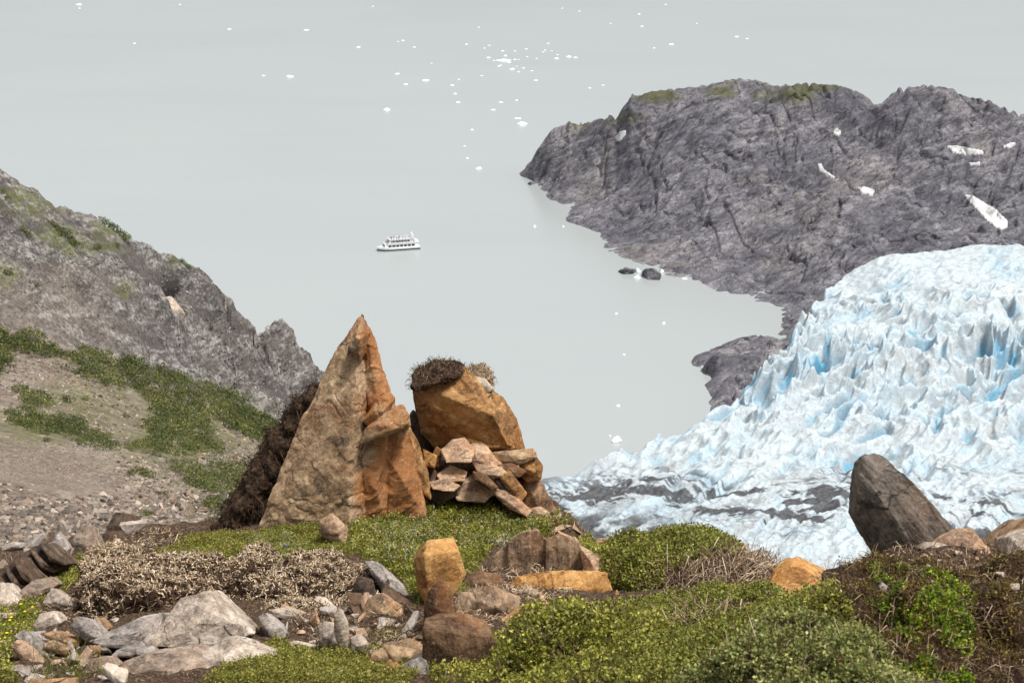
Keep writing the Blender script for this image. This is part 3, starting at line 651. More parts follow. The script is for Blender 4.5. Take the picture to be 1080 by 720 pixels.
for k_, (n_, l_, m_, o_, t_, le) in enumerate(rub):
    rock(n_, l_, m_, dict(o=o_, t=t_, lean=le, mid=[(sum(p[0] for p in o_) / len(o_), sum(p[1] for p in o_) / len(o_) + 3, le * .12 - .05)]), Y=15.75 - .0 * k_ + (.25 if 'highest' in l_ else 0))
rock('rock', 'steep dark brown rock face stepping down to the right toward the glacier below the rubble', 'brown', [
    dict(o=[(548, 506), (570, 505), (582, 528), (574, 552), (545, 545)], t=.5, lean=.3, mid=[(562, 522, -.06)]), dict(o=[(560, 528), (580, 526), (594, 546), (608, 568), (580, 576), (556, 560)], t=.5, lean=.5, dY=-.05, mid=[(584, 552, -.05)])], Y=16.0, lay=(.7, -.2, -.5), lt=.05)
for l_, m_, o_, Y_, le in [('thin dark slab sticking out sideways under the flat tan slab', 'brown', [(512, 490), (540, 488), (556, 497), (548, 503), (520, 500)], 15.8, .3), ('tilted rusty slab leaning at the right of the rubble pile', 'ochre', [(524, 498), (538, 496), (556, 520), (550, 530), (538, 524)], 15.7, .3), ('long tan slab sliding down at the lower right of the rubble pile', 'pink', [(516, 516), (530, 512), (562, 538), (556, 546), (536, 536)], 15.55, .8),
                       ('thin dark slab standing between the pinkish wedge and the broad tan stone', 'brown', [(498, 496), (512, 500), (526, 514), (518, 518), (500, 506)], 15.65, .2), ('flat pale slab under the pale flat stone at the left of the rubble', 'pink', [(452, 508), (470, 504), (486, 512), (478, 519), (456, 516)], 15.6, .8), ('rusty splinter of slab poking up at the left of the rubble pile', 'ochre', [(452, 486), (460, 470), (466, 474), (462, 494)], 15.9, .1)]:
    cx_, cy_ = sum(p[0] for p in o_) / len(o_), sum(p[1] for p in o_) / len(o_)
    rock('slab_rock', l_, m_, dict(o=o_, t=.35, lean=le, bk=.92, mid=[(cx_, cy_ + 2, le * .1 - .04)]), Y=Y_, chip=.4, amp=.5)
rock('slab_rock', 'flat tan slab jutting out at the right below the orange boulder', 'tan', dict(o=[(518, 477), (563, 472), (567, 482), (548, 490), (524, 489)], t=.5, lean=.5), Y=15.9, lay=(.1, 0, 1))
rock('rock', 'blocky orange rock jutting over the glacier at the right end of the rubble', 'ochre', dict(o=[(547, 487), (565, 480), (573, 491), (571, 505), (556, 509), (549, 502)], t=.4, lean=.2), Y=15.95)
rock('rock', 'small knobbly rust-topped stone on the lower right slope below the rubble', 'ochre', dict(o=[(578, 552), (584, 545), (592, 549), (594, 560), (580, 562)], t=.2), Y=15.6)
rock('rock', 'small brown stone on the pale litter slope right of the mossy patch', 'pink', dict(o=[(556, 536), (566, 530), (580, 540), (576, 550), (560, 548)], t=.2, lean=.6), Y=15.9)

TBL = [
 # name, label, material, thick, lean, outline, optional Y
 ('rock', 'tan block half buried in moss at the foot of the spire', 'pink', .3, .2, [(336, 548), (350, 541), (366, 557), (365, 576), (350, 574), (338, 562)], None),
 ('slab_rock', 'flat pale slab lying across the moss at the foot of the spire', 'pale', .3, .9, [(318, 543), (345, 535), (366, 540), (350, 548), (324, 552)], 14.9),
 ('rock', 'dark pointed upright stone in front of the bright ochre rock', 'brown', .25, .1, [(447, 645), (452, 622), (465, 608), (475, 622), (480, 645), (474, 672), (446, 672)], 10.2),
 ('slab_rock', 'low ochre step of rock along the front of the ribbed outcrop', 'gold', .5, .25, [(530, 630), (544, 607), (600, 601), (640, 603), (648, 622), (644, 645), (532, 645)], 11.9),
 ('rock', 'rounded tan end of the outcrop, right of the ribbed rock', 'pink', .5, .35, [(610, 574), (638, 588), (660, 598), (671, 632), (655, 640), (624, 626), (614, 602)], 12.3),
 ('rock', 'low brown step of rock under dry litter left of the ribbed outcrop', 'rib', .4, .3, [(480, 640), (486, 624), (520, 618), (548, 630), (545, 650), (484, 652)], 10.9),
 ('boulder', 'tan and ochre boulder with a dark hollow beneath it below the peat bank', 'tan', .35, .3, [(383, 642), (388, 630), (402, 625), (441, 650), (434, 657), (412, 655), (393, 664), (384, 657)], 10.9),
 ('slab_rock', 'long pale-edged slab slanting down from the end of the peat bank', 'grey', .3, .3, [(384, 592), (395, 591), (430, 624), (441, 634), (434, 640), (414, 628), (394, 608)], 11.7),
 ('rock', 'dark square-cut slab face in the shadow at the end of the peat bank', 'dark', .3, .1, [(371, 622), (377, 607), (392, 611), (397, 632), (380, 642)], 11.5),
 ('rock', 'narrow pale stone standing on end by the lower moss', 'pale', .16, .1, [(352, 646), (358, 640), (366, 658), (367, 686), (360, 690), (352, 668)], None),
 ('rock', 'pale blocky stone left of the narrow upright stone', 'pale', .2, .3, [(335, 660), (342, 655), (353, 657), (356, 680), (345, 688), (336, 676)], None),
 ('rock', 'small pale cube-like stone right of the narrow upright stone', 'pale', .16, .3, [(369, 672), (378, 668), (389, 680), (386, 691), (370, 690)], None),
 ('rock', 'tiny brown stone above the small pale cube-like stone', 'pink', .14, .4, [(372, 663), (382, 662), (388, 672), (378, 675)], 10.2),
 ('slab_rock', 'low rounded tan slab in the moss left of the big brown upright block', 'tan', .35, .8, [(388, 696), (400, 682), (430, 673), (450, 687), (446, 699), (402, 705)], None),
 ('rock', 'orange three-sided stone at the bottom edge left of the big brown upright block', 'ochre', .25, .2, [(392, 726), (410, 697), (421, 706), (423, 728)], 8.4),
 ('slab_rock', 'grey slab tilted up against the foot of the big brown upright block', 'grey', .3, .4, [(417, 708), (438, 693), (452, 690), (452, 715), (430, 727), (420, 727)], 8.5),
 ('rock', 'rounded pale stone in the moss at the bottom edge', 'pale', .2, .6, [(340, 724), (350, 711), (360, 706), (374, 717), (374, 728), (342, 728)], 8.4),
 ('slab_rock', 'pale-edged slab on edge at the right end of the dark hollow', 'grey', .25, .1, [(272, 650), (280, 646), (296, 660), (302, 672), (300, 694), (286, 690)], 10.2),
 ('slab_rock', 'thin pale flat slab sticking out of the peat above the slab on edge', 'pale', .25, .7, [(284, 643), (300, 640), (318, 648), (314, 655), (292, 652)], 10.9),
 ('slab_rock', 'grey flat slab with a pointed left end beside the pale pyramid stone', 'grey', .4, 1.0, [(92, 676), (112, 667), (150, 650), (172, 646), (166, 676), (150, 684), (110, 682)], 9.9),
 ('slab_rock', 'thin grey slab underneath the grey pointed slab', 'grey', .3, .5, [(114, 694), (122, 685), (160, 682), (165, 688), (140, 693)], 9.7),
 ('slab_rock', 'broad pinkish slab with fine grooves at the bottom edge', 'rust', .5, 1.0, [(112, 728), (128, 698), (150, 690), (205, 682), (228, 690), (222, 728)], 9.0),
 ('rock', 'white-veined grey rock at the right end of the bottom left rocks', 'pale', .4, .5, [(198, 722), (206, 692), (236, 672), (255, 676), (270, 681), (291, 689), (285, 702), (245, 724)], 9.1),
 ('rock', 'pale smooth-topped block uppermost in the bottom left stone heap', 'pale', .22, .7, [(44, 636), (54, 619), (84, 640), (72, 646), (60, 644)], None),
 ('rock', 'pale split block second from the top of the bottom left stone heap', 'pale', .22, .7, [(34, 660), (42, 647), (57, 644), (66, 655), (54, 668), (38, 666)], None),
 ('rock', 'long tan stone at the lower left end of the bottom left stone heap', 'pink', .2, .4, [(10, 680), (18, 674), (55, 706), (50, 714), (30, 702)], 9.7),
 ('rock', 'long grey stone lying parallel above the long tan stone', 'grey', .2, .4, [(14, 670), (24, 664), (50, 680), (72, 705), (62, 711), (36, 692)], 9.9),
 ('rock', 'flat brown stone lying crosswise on the bottom left stone heap', 'tan', .2, .5, [(45, 668), (54, 665), (85, 676), (82, 683), (60, 681)], 10.0),
 ('rock', 'tan wedge stone under the flat crosswise stone', 'tan', .2, .4, [(44, 681), (52, 675), (74, 684), (70, 692), (54, 688)], 9.85),
 ('rock', 'grey column of stone leaning at the right of the bottom left stone heap', 'grey', .22, .3, [(74, 660), (80, 650), (92, 654), (112, 672), (108, 682), (92, 678)], 10.0),
 ('rock', 'ridged brown stone leaning behind the grey column of stone', 'tan', .22, .3, [(91, 656), (102, 651), (114, 664), (106, 670), (96, 666)], 10.3),
 ('rock', 'small pale stone wedged low in the bottom left stone heap', 'pale', .14, .5, [(69, 694), (77, 687), (84, 697), (72, 700)], 9.6),
 ('rock', 'small dark grey stone wedged at the lower right of the bottom left stone heap', 'dark', .16, .3, [(80, 684), (88, 680), (98, 690), (90, 698), (82, 694)], 9.7),
 ('rock', 'brown stone half hidden below the grey pointed slab', 'rust', .3, .5, [(84, 712), (96, 694), (112, 694), (122, 704), (110, 720), (90, 722)], 9.3),
 ('slab_rock', 'low tan slab in the grass at the bottom left corner', 'pale', .25, .8, [(18, 722), (34, 710), (46, 714), (44, 728), (20, 728)], 9.1),
 ('rock', 'pale rock cut by the left edge of the photograph', 'pale', .35, .6, [(-20, 648), (-16, 616), (4, 614), (20, 634), (16, 648), (0, 656)], 12.0),
 ('rock', 'flat brownish stone between the dark layered slabs and the pale smooth-topped block', 'rust', .25, .9, [(20, 624), (34, 612), (54, 608), (62, 616), (44, 630), (26, 634)], 12.3),
 ('slab_rock', 'grey flat plate of rock tilted at the left, below the scree', 'grey', .2, .5, [(47, 578), (62, 561), (73, 578), (68, 592), (60, 590)], 14.3),
 ('boulder', 'red-brown rounded boulder at the foot of the scree', 'rust', .4, .2, [(74, 592), (76, 570), (84, 555), (92, 552), (103, 576), (98, 588), (84, 594)], 14.8),
 ('boulder', 'dark boulder in the pile just right of the red-brown boulder', 'dark', .4, .3, [(112, 556), (122, 540), (140, 542), (146, 556), (130, 566), (114, 566)], 16.5),
 ('rock', 'dark brown rock behind the tip of the moss at the left', 'dark', .35, .3, [(104, 572), (112, 560), (136, 562), (138, 576), (120, 582)], 15.6),
 ('rock', 'small tan stone at the upper tip of the mossy strip on the left', 'pink', .2, .4, [(104, 584), (112, 570), (122, 574), (124, 584), (112, 590)], 14.7),
 ('rock', 'pale stone beside the left end of the peat bank', 'pale', .2, .6, [(82, 626), (94, 620), (102, 632), (98, 642), (86, 638)], 12.2),
 ('slab_rock', 'ochre slab at the brink in front of the glacier, right of the twiggy bush', 'gold', .3, 1.3, [(806, 626), (818, 600), (832, 588), (838, 591), (844, 587), (862, 600), (888, 608), (898, 626), (850, 640)], 11.3),
 ('slab_rock', 'small pink-ochre slab at the brink left of the twiggy bush', 'pink', .5, .9, [(622, 582), (630, 568), (660, 565), (676, 570), (672, 582)], 16.0),
 ('rock', 'tan squared block beside the leaning grey slab', 'pink', .3, .3, [(981, 580), (996, 566), (1014, 557), (1026, 557), (1045, 582), (1030, 592), (990, 590)], 7.8),
 ('slab_rock', 'pale flat stone at the foot of the tan squared block', 'pale', .2, .8, [(970, 578), (984, 571), (1002, 574), (1004, 582), (984, 586)], 7.75),
 ('rock', 'tan cracked rock at the right edge of the photograph', 'tan', .4, .3, [(1040, 584), (1062, 562), (1086, 544), (1110, 560), (1106, 596), (1060, 598)], 8.1),
 ('rock', 'grey-tan rounded rock low at the right edge of the photograph', 'pale', .3, .3, [(1058, 592), (1066, 566), (1090, 556), (1110, 570), (1108, 600), (1070, 600)], 7.7),
 ('slab_rock', 'whitish slab sloping down the left side of the earthy mound', 'pale', .2, .4, [(866, 632), (890, 612), (908, 603), (913, 610), (892, 632), (876, 642)], 7.4),
 ('rock', 'small grey pointed stone set in the earthy mound below the leaning slab', 'grey', .12, .2, [(921, 630), (930, 612), (937, 618), (939, 634), (928, 638)], 7.15),
 ('slab_rock', 'thin whitish slab lying in the heather left of the earthy mound', 'pale', .25, .9, [(800, 646), (812, 640), (838, 634), (848, 638), (834, 650), (812, 652)], 9.3),
 ('rock', 'dark brown stone in the heather under the thin whitish slab', 'dark', .2, .2, [(791, 668), (796, 652), (804, 645), (816, 650), (814, 666), (800, 674)], 9.2),
]
for (n_, l_, m_, t_, le, o_, Y_) in TBL:
    kw = {}
    if 'striped' in l_: kw = dict(lay=(.62, 0, .6), lt=.06, amp=.5, chip=.3)
    if 'ribbed' in l_ or 'big brown upright' in l_: kw = dict(lay=(1, .25, .05), lt=.055, chip=.15, amp=.6)
    rock(n_, l_, m_, dict(o=o_, t=t_, lean=le), Y=Y_, **kw)
rock('rock', 'grey-brown ribbed outcrop with jagged top behind the bushy mound', 'rib', [
    dict(o=[(512, 606), (520, 588), (530, 576), (537, 574), (540, 610)], t=.45, lean=.1, mid=[(526, 594, .02)]), dict(o=[(534, 612), (536, 572), (548, 561), (560, 558), (562, 612)], t=.5, lean=.08, dY=-.04, mid=[(548, 594, .02)]), dict(o=[(560, 612), (561, 559), (567, 556), (574, 566), (576, 612)], t=.4, lean=.08, dY=.03, mid=[(568, 594, .02)]),
    dict(o=[(574, 612), (575, 568), (584, 569), (592, 562), (600, 566), (602, 612)], t=.5, lean=.08, dY=-.03, mid=[(588, 594, .02)]), dict(o=[(600, 612), (601, 567), (606, 565), (613, 574), (624, 594), (628, 614)], t=.5, lean=.1, dY=.04, mid=[(612, 594, .02)])],
    Y=12.7, lay=(1, .3, .05), lt=.045, chip=.3, amp=.8)
for l_, T0, T1, B0, B1, Y_ in [('dark layered slabs with striped edge, the lower of the two stacks at the left', (-8, 604), (18, 587), (16, 640), (38, 611), 13.0), ('dark layered slabs with striped edge, the upper of the two stacks at the left', (19, 585), (45, 572), (46, 611), (71, 594), 13.4)]:
    L2 = lambda p, q, u: (p[0] + (q[0] - p[0]) * u, p[1] + (q[1] - p[1]) * u)
    rock('slab_rock', l_, 'dark', [dict(o=[L2(T0, T1, u + .01), L2(T0, T1, u + .13), L2(B0, B1, u + .13), L2(B0, B1, u + .01)], t=.45, lean=.5, bk=.95, dY=dy_) for u, dy_ in zip((0, .2, .4, .6, .8), (-.06, .05, -.03, .07, -.05))], Y=Y_, lay=(.62, 0, .6), lt=.03, amp=.4, chip=.2, voxel=.009)
rock('rock', 'big brown upright block with rusty streaks at the bottom middle, left of the bushy mound', 'brown', dict(o=[(447, 663), (480, 668), (521, 671), (531, 695), (522, 745), (444, 745), (449, 651, .28), (470, 648, .32), (496, 649, .3), (514, 656, .26)], t=.35, lean=.0, bk=.9, mid=[(488, 700, -.04)]), Y=8.55, lay=(1, .25, .05), lt=.05, chip=.3, amp=.6)
rock('rock', 'bright ochre upright rock standing in the moss in the middle of the ledge', 'gold', dict(o=[(436, 588, .12), (441, 584, .1), (450, 570, .1), (464, 568, .12), (478, 566, .1), (484, 580), (492, 606), (478, 630), (450, 640), (440, 620, .1)], t=.22, lean=.15, mid=[(447, 586, -.03), (452, 630, -.05)]))
rock('slab_rock', 'brown slab lip under the ochre step below the ribbed outcrop', 'rib', dict(o=[(536, 652), (548, 634), (590, 630), (640, 634), (668, 640), (664, 660), (600, 664)], t=.4, lean=.6, mid=[(600, 646, -.06)]), Y=11.3, lay=(.2, -.2, 1))
rock('slab_rock', 'brown slab edge in dry litter left of the foot of the ribbed outcrop', 'brown', dict(o=[(474, 624), (484, 608), (506, 602), (528, 606), (534, 618), (510, 628)], t=.35, lean=.8, mid=[(506, 614, .02)]), Y=12.0)
rock('boulder', 'pale pyramid-shaped stone with a rough lower face among the bottom left rocks', 'pale', [
    dict(o=[(156, 682), (168, 660), (178, 645), (190, 630), (222, 622), (238, 640), (269, 668), (232, 676)], t=.5, lean=.75, mid=[(230, 648, -.05), (226, 680, -.1), (190, 684, -.06)])], Y=9.9, voxel=.008)
rock('slab_rock', 'weathered grey slab leaning left against the glacier view, on top of the earthy mound', 'lean', [
    dict(o=[(909, 486), (914, 481), (919, 480), (923, 477), (929, 478), (934, 481), (941, 488), (953, 498), (977, 523), (1002, 552), (1016, 570), (1010, 604), (962, 614), (940, 606), (930, 582), (918, 562), (902, 541), (903, 526), (908, 508)], t=.22, lean=.12, bk=.97, mid=[(928, 524, -.035), (962, 568, -.05)])],
    Y=8.0, lay=(.72, .1, .55), lt=.03, amp=.9, chip=.7, voxel=.007)

# ------------------------------------------------------------------ leaves, twigs and turf
def surf_sample(V, Fq, n, wfn=None):
    T = np.concatenate([Fq[:, [0, 1, 2]], Fq[:, [0, 2, 3]]]) if Fq.shape[1] == 4 else Fq
    a, b, c = V[T[:, 0]], V[T[:, 1]], V[T[:, 2]]
    nn = np.cross(b - a, c - a); ar = np.linalg.norm(nn, axis=1); nn = nn / np.maximum(ar, 1e-12)[:, None]
    cen = (a + b + c) / 3
    w = ar * (wfn(cen, nn) if wfn else 1)
    if w.sum() <= 0: return np.zeros((0, 3)), np.zeros((0, 3))
    ti = rng.choice(len(T), n, p=w / w.sum())
    r1 = np.sqrt(rng.random(n)); r2 = rng.random(n)
    p = (1 - r1)[:, None] * a[ti] + (r1 * (1 - r2))[:, None] * b[ti] + (r1 * r2)[:, None] * c[ti]
    return p, nn[ti]
def unit(v): return v / np.maximum(np.linalg.norm(v, axis=-1, keepdims=True), 1e-9)
def sprigs(pos, nor, height, leaf, per, palette, seed=0, spread=.6, clump=.35):
    """each sprig: a short leaning stem with small leaves around it; every leaf is one folded quad"""
    n = len(pos)
    up = unit(nor * .6 + np.array([0, 0, .9]) + spread * rng.normal(size=(n, 3)) * .6)
    hh = height * (.45 + .9 * rng.random(n))
    cn = fbm(pos / clump, 3, seed + 40) * .5 + .5
    pal = np.array([c[:3] for c in palette])
    ci = np.clip((cn * 1.3 - .15 + .22 * rng.normal(size=n)) * (len(pal) - 1), 0, len(pal) - 1.001)
    c0 = pal[ci.astype(int)] * (1 - (ci % 1))[:, None] + pal[np.minimum(ci.astype(int) + 1, len(pal) - 1)] * (ci % 1)[:, None]
    VV, CC = [], []
    for k in range(per):
        f = (k + .5) / per
        base = pos + up * (hh * (f * .95 + .05))[:, None] + rng.normal(size=(n, 3)) * leaf * .25
        d = unit(up * .7 + rng.normal(size=(n, 3)))
        s = unit(np.cross(d, rng.normal(size=(n, 3))))
        L = leaf * (.6 + .8 * rng.random(n))[:, None]; w = L * .32
        q = np.stack([base, base + d * L * .5 + s * w, base + d * L, base + d * L * .5 - s * w], 1)
        VV.append(q.reshape(-1, 3))
        CC.append(np.repeat(np.clip(c0 * (.5 + .85 * rng.random(n))[:, None], 0, 1), 4, 0))
    V = np.concatenate(VV); Cc = np.concatenate(CC)
    return V, np.arange(len(V)).reshape(-1, 4), Cc
def twigs(pos, nor, length, rad, palette, droop=.3, along=.6):
    n = len(pos)
    d = unit(rng.normal(size=(n, 3)) + nor * (1 - along)); d = unit(d - nor * (d * nor).sum(1)[:, None] * along + nor * .25)
    L = length * (.4 + 1.0 * rng.random(n)); b = unit(rng.normal(size=(n, 3))) * (L * .28)[:, None]
    p0 = pos; p1 = pos + d * (L * .5)[:, None] + b + nor * .01; p2 = pos + d * L[:, None] - np.array([0, 0, 1]) * (droop * L)[:, None]
    r = rad * (.6 + .8 * rng.random(n))[:, None]
    V = []
    for (q, k) in ((p0, 1.0), (p1, .8), (p2, .35)):
        s = unit(np.cross(d, rng.normal(size=(1, 3)) + np.array([0, 0, .3]))); t2 = unit(np.cross(d, s))
        for a in (0, 2.1, 4.2): V.append(q + (s * math.cos(a) + t2 * math.sin(a)) * r * k)
    V = np.stack(V, 1).reshape(-1, 3)
    f = []
    for ring in (0, 3):
        for j in range(3): f.append([ring + j, ring + (j + 1) % 3, ring + 3 + (j + 1) % 3, ring + 3 + j])
    Fq = (np.arange(n)[:, None, None] * 9 + np.array(f)[None]).reshape(-1, 4)
    pal = np.array([c[:3] for c in palette]); c = pal[rng.integers(0, len(pal), n)] * (.75 + .5 * rng.random(n))[:, None]
    return V, Fq, np.repeat(np.clip(c, 0, 1), 9, 0)
GREEN = [srgb(96, 74, 44), srgb(96, 98, 40), srgb(132, 134, 52), srgb(166, 162, 70), srgb(194, 186, 100)]
GREEN2 = [srgb(112, 84, 50), srgb(100, 104, 42), srgb(130, 136, 56), srgb(162, 162, 78), srgb(150, 130, 84)]
BRIGHT = [srgb(70, 84, 24), srgb(96, 122, 28), srgb(138, 156, 40), srgb(168, 172, 58)]
OLIVE = [srgb(100, 94, 44), srgb(130, 126, 54), srgb(160, 152, 76), srgb(112, 116, 46)]
DRY = [srgb(196, 172, 140), srgb(150, 124, 98), srgb(104, 80, 62), srgb(210, 190, 164), srgb(128, 104, 84)]
DARKT = [srgb(70, 52, 40), srgb(104, 84, 66), srgb(150, 126, 100), srgb(52, 38, 30)]
PALE = [srgb(150, 160, 112), srgb(178, 182, 146), srgb(120, 136, 84), srgb(196, 192, 170)]
def ell(px, py, Y, rx, ry, rd, seg=20):
    c = P(px, py, Y); s = Y / F / CP
    th = np.linspace(0, math.pi, seg // 2 + 1)[1:-1]; ph = np.linspace(0, 2 * math.pi, seg, endpoint=False)
    V = [c + np.array([0, 0, ry * s])]
    for t_ in th:
        for p_ in ph: V.append(c + np.array([rx * s * math.sin(t_) * math.cos(p_), rd * math.sin(t_) * math.sin(p_), ry * s * math.cos(t_)]))
    V.append(c - np.array([0, 0, ry * s])); m = len(th); Fs = []
    for j in range(seg): Fs.append([0, 1 + j, 1 + (j + 1) % seg])
    for i in range(m - 1):
        for j in range(seg): Fs.append([1 + i * seg + j, 1 + (i + 1) * seg + j, 1 + (i + 1) * seg + (j + 1) % seg, 1 + i * seg + (j + 1) % seg])
    e = len(V) - 1
    for j in range(seg): Fs.append([e, 1 + (m - 1) * seg + (j + 1) % seg, 1 + (m - 1) * seg + j])
    return V, Fs
def mound(name, label, cat, Y, lobes, mat, voxel, rough=.035, leaves=(), stems=(), soil_name='soil'):
    """a hummock of turf: soil body, leafy sprigs and dry stems as its parts"""
    AV, AF = [], []
    for (a, b, dy, rx, ry, rd) in lobes:
        v, f = ell(a, b, Y + dy, rx, ry, rd); n0 = len(AV); AV += v; AF += [[i + n0 for i in q] for q in f]
    V, N, Fq = remesh(np.array(AV), AF, voxel)
    V = V + N * (rough * (fbm(V / .34, 4, 31) * 2.4 + .5 * fbm(V / .05, 3, 35)))[:, None]
    base = V.mean(0); base[2] = V[:, 2].min()
    e = empty(name, base, label, cat)
    mk(soil_name, V - base, Fq, M[mat], e)
    for (pname, n, wfn, height, leaf, per, pal, clump) in leaves:
        p, nn = surf_sample(V, Fq, n, wfn)
        if len(p):
            v, f, c = sprigs(p, nn, height, leaf, per, pal, seed=n % 97, clump=clump); mk(pname, v - base, f, M['leaf'], e, cols={'col': c}, smooth=False)['kind'] = 'stuff'
    for (pname, n, wfn, length, rad, pal, droop) in stems:
        p, nn = surf_sample(V, Fq, n, wfn)
        if len(p):
            v, f, c = twigs(p, nn, length, rad, pal, droop); mk(pname, v - base, f, M['twig'], e, cols={'col': c})['kind'] = 'stuff'
    return e
def upw(lo, hi): return lambda c, n: sstep(lo, hi, n[:, 2])
def loww(hi, lo): return lambda c, n: sstep(hi, lo, n[:, 2]) * (n[:, 1] < .4)
def pw(poly, inv=False, amp=10):
    def f(c, n):
        a, b = proj(c); w = perlin(c / .12, 3) * amp
        r = in_poly(a + w, b + w * .6, poly)
        return (~r if inv else r).astype(float) * (n[:, 1] < .6)
    return f
mound('heather_mound', 'big leafy green heather mound at the bottom middle, in front of the ribbed outcrop', 'shrub', 8.2,
      [(612, 724, 0, 88, 70, .55), (668, 720, .1, 84, 54, .5), (562, 744, -.1, 52, 62, .5), (730, 738, 0, 60, 52, .45), (640, 708, .35, 68, 52, .5)], 'peat', .022, .085,
      [('foliage', 15000, lambda c, n: upw(-.5, .3)(c, n) * (.12 + sstep(-.22, .05, fbm(c / .13, 3, 201))), .065, .020, 6, GREEN, .14)], [('dry_stems', 500, upw(-.3, .4), .16, .0022, DRY, .0)])
mound('twiggy_bush', 'twiggy grey-brown bush with green top in front of the dirty glacier ice', 'shrub', 12.0,
      [(712, 608, 0, 56, 34, .55), (754, 614, -.1, 60, 34, .5), (796, 620, -.05, 38, 24, .4), (668, 596, .4, 32, 20, .4), (728, 596, .25, 56, 28, .5)], 'peat', .025, .04,
      [('foliage', 8000, pw([(600, 540), (850, 540), (850, 584), (815, 590), (770, 586), (735, 590), (705, 606), (680, 645), (600, 645)], amp=12), .07, .022, 5, GREEN2, .2)],
      [('dry_stems', 4200, pw([(850, 575), (815, 584), (770, 582), (735, 586), (700, 604), (670, 650), (850, 655)], amp=8), .20, .0030, DRY, .45)])
mound('heather_mound', 'low olive heather hummock between the twiggy bush and the earthy mound', 'shrub', 9.6,
      [(770, 678, 0, 66, 28, .5), (822, 662, .4, 46, 20, .45), (735, 712, -.6, 76, 36, .6), (800, 712, -.8, 66, 34, .5)], 'peat', .025, .085,
      [('foliage', 11000, lambda c, n: upw(-.4, .3)(c, n) * (.1 + sstep(-.2, .08, fbm(c / .14, 3, 203))), .06, .018, 5, GREEN2, .15)], [('dry_stems', 1100, pw([(715, 645), (800, 655), (790, 700), (715, 700)]), .18, .003, DRY, .2)])
EM = 'brown earthy mound with bright moss cushions, under the leaning grey slab'
mound('earthy_mound', EM, 'mound', 6.9,
      [(1000, 663, .25, 110, 54, .6), (935, 678, .1, 74, 56, .5), (1075, 653, .2, 80, 44, .5), (960, 732, -.45, 90, 54, .5), (1060, 742, -.5, 100, 46, .5), (955, 634, .5, 52, 26, .4), (1040, 630, .5, 70, 20, .4), (1080, 652, -.1, 46, 28, .35), (985, 652, -.1, 40, 34, .35)], 'peat', .018, .075,
      [('moss', 3800, lambda c, n: pw([(925, 596), (965, 600), (1010, 612), (1030, 640), (1015, 680), (1030, 725), (950, 725), (950, 690), (935, 650), (915, 640)], amp=16)(c, n) * sstep(-.1, .12, fbm(c / .16, 3, 88)), .035, .014, 5, BRIGHT, .12),
       ('foliage', 4200, lambda c, n: pw([(820, 650), (880, 620), (900, 640), (915, 680), (945, 725), (800, 725)], amp=14)(c, n), .05, .016, 5, GREEN, .2),
       ('brown_moss', 9000, lambda c, n: sstep(-.5, .3, n[:, 2]) * sstep(-.25, .15, fbm(c / .2, 3, 91)), .03, .011, 4, [srgb(116, 82, 42), srgb(92, 66, 44), srgb(138, 116, 52), srgb(104, 100, 40), srgb(70, 50, 38)], .15)],
      [('dry_stems', 3500, upw(-1, .9), .10, .0020, DARKT + DRY[:2], .3)])
mound('heather_mound', 'dense grey-green crowberry mound at the bottom right corner, left of the earthy mound', 'shrub', 6.1,
      [(838, 728, 0, 88, 50, .45), (896, 738, -.2, 56, 48, .4), (780, 752, 0, 68, 44, .45)], 'peat', .02, .08,
      [('foliage', 6800, lambda c, n: upw(-.5, .3)(c, n) * (.1 + sstep(-.2, .06, fbm(c / .1, 3, 207))), .055, .016, 6, [srgb(108, 90, 54), srgb(102, 108, 54), srgb(134, 140, 76), srgb(162, 164, 98), srgb(184, 182, 122)], .2)], [('dry_stems', 250, upw(-.3, .4), .12, .002, DRY, .0)])
mound('peat_bank', 'long overhanging bank of dry peat and roots across the left of the ledge', 'peat bank', 11.8,
      [(140, 640, -.1, 46, 48, .36), (200, 630, 0, 62, 42, .36), (268, 626, .15, 62, 36, .36), (330, 634, 0, 58, 46, .4), (382, 634, .1, 32, 36, .36), (315, 656, -.35, 46, 30, .3), (120, 604, .35, 40, 20, .4), (165, 650, -.1, 44, 32, .3), (345, 656, -.5, 30, 20, .3)], 'peat', .02, .085,
      [], [('dry_stems', 13000, lambda c, n: sstep(.35, .75, n[:, 2]), .036, .0048, [srgb(206, 182, 150), srgb(182, 156, 126), srgb(222, 204, 178), srgb(150, 126, 100)], .05), ('roots', 6000, lambda c, n: (n[:, 1] < .5) * sstep(.7, .4, n[:, 2]), .07, .0036, DARKT + [srgb(56, 40, 30)], .5)])  # pale crust on top, dark roots on steep faces; palettes also paint the front's shade
mound('peat_bank', 'dark strip of root-bound peat hanging behind the left flank of the rock spire', 'peat bank', 15.5,
      [(240, 556, 0, 16, 12, .3), (250, 544, .03, 17, 18, .3), (260, 530, .06, 17, 20, .3), (270, 515, .1, 17, 20, .3), (280, 500, .14, 16, 20, .3), (290, 485, .18, 15, 20, .3), (300, 468, .22, 14, 20, .28), (310, 450, .27, 13, 18, .26), (320, 434, .3, 11, 16, .25), (330, 420, .35, 9, 14, .25), (262, 555, .1, 30, 14, .3), (285, 530, .15, 22, 24, .3)], 'peat', .014, .06,
      [], [('roots', 1300, lambda c, n: (n[:, 1] < .5) * 1.0, .13, .0036, DARKT[:2] + [srgb(56, 40, 30), srgb(44, 32, 25)], .6)])
mound('turf_cap', 'dark shaggy turf cap on the upper left of the orange boulder', 'turf', 16.2,
      [(452, 398, -.05, 20, 5, .25), (441, 405, -.12, 8, 7, .18), (472, 389, .1, 22, 4, .3), (460, 392, .15, 16, 4.5, .25)], 'peat', .014, .05,
      [], [('dry_stems', 800, upw(-.2, .5), .07, .0030, DARKT, .3)])
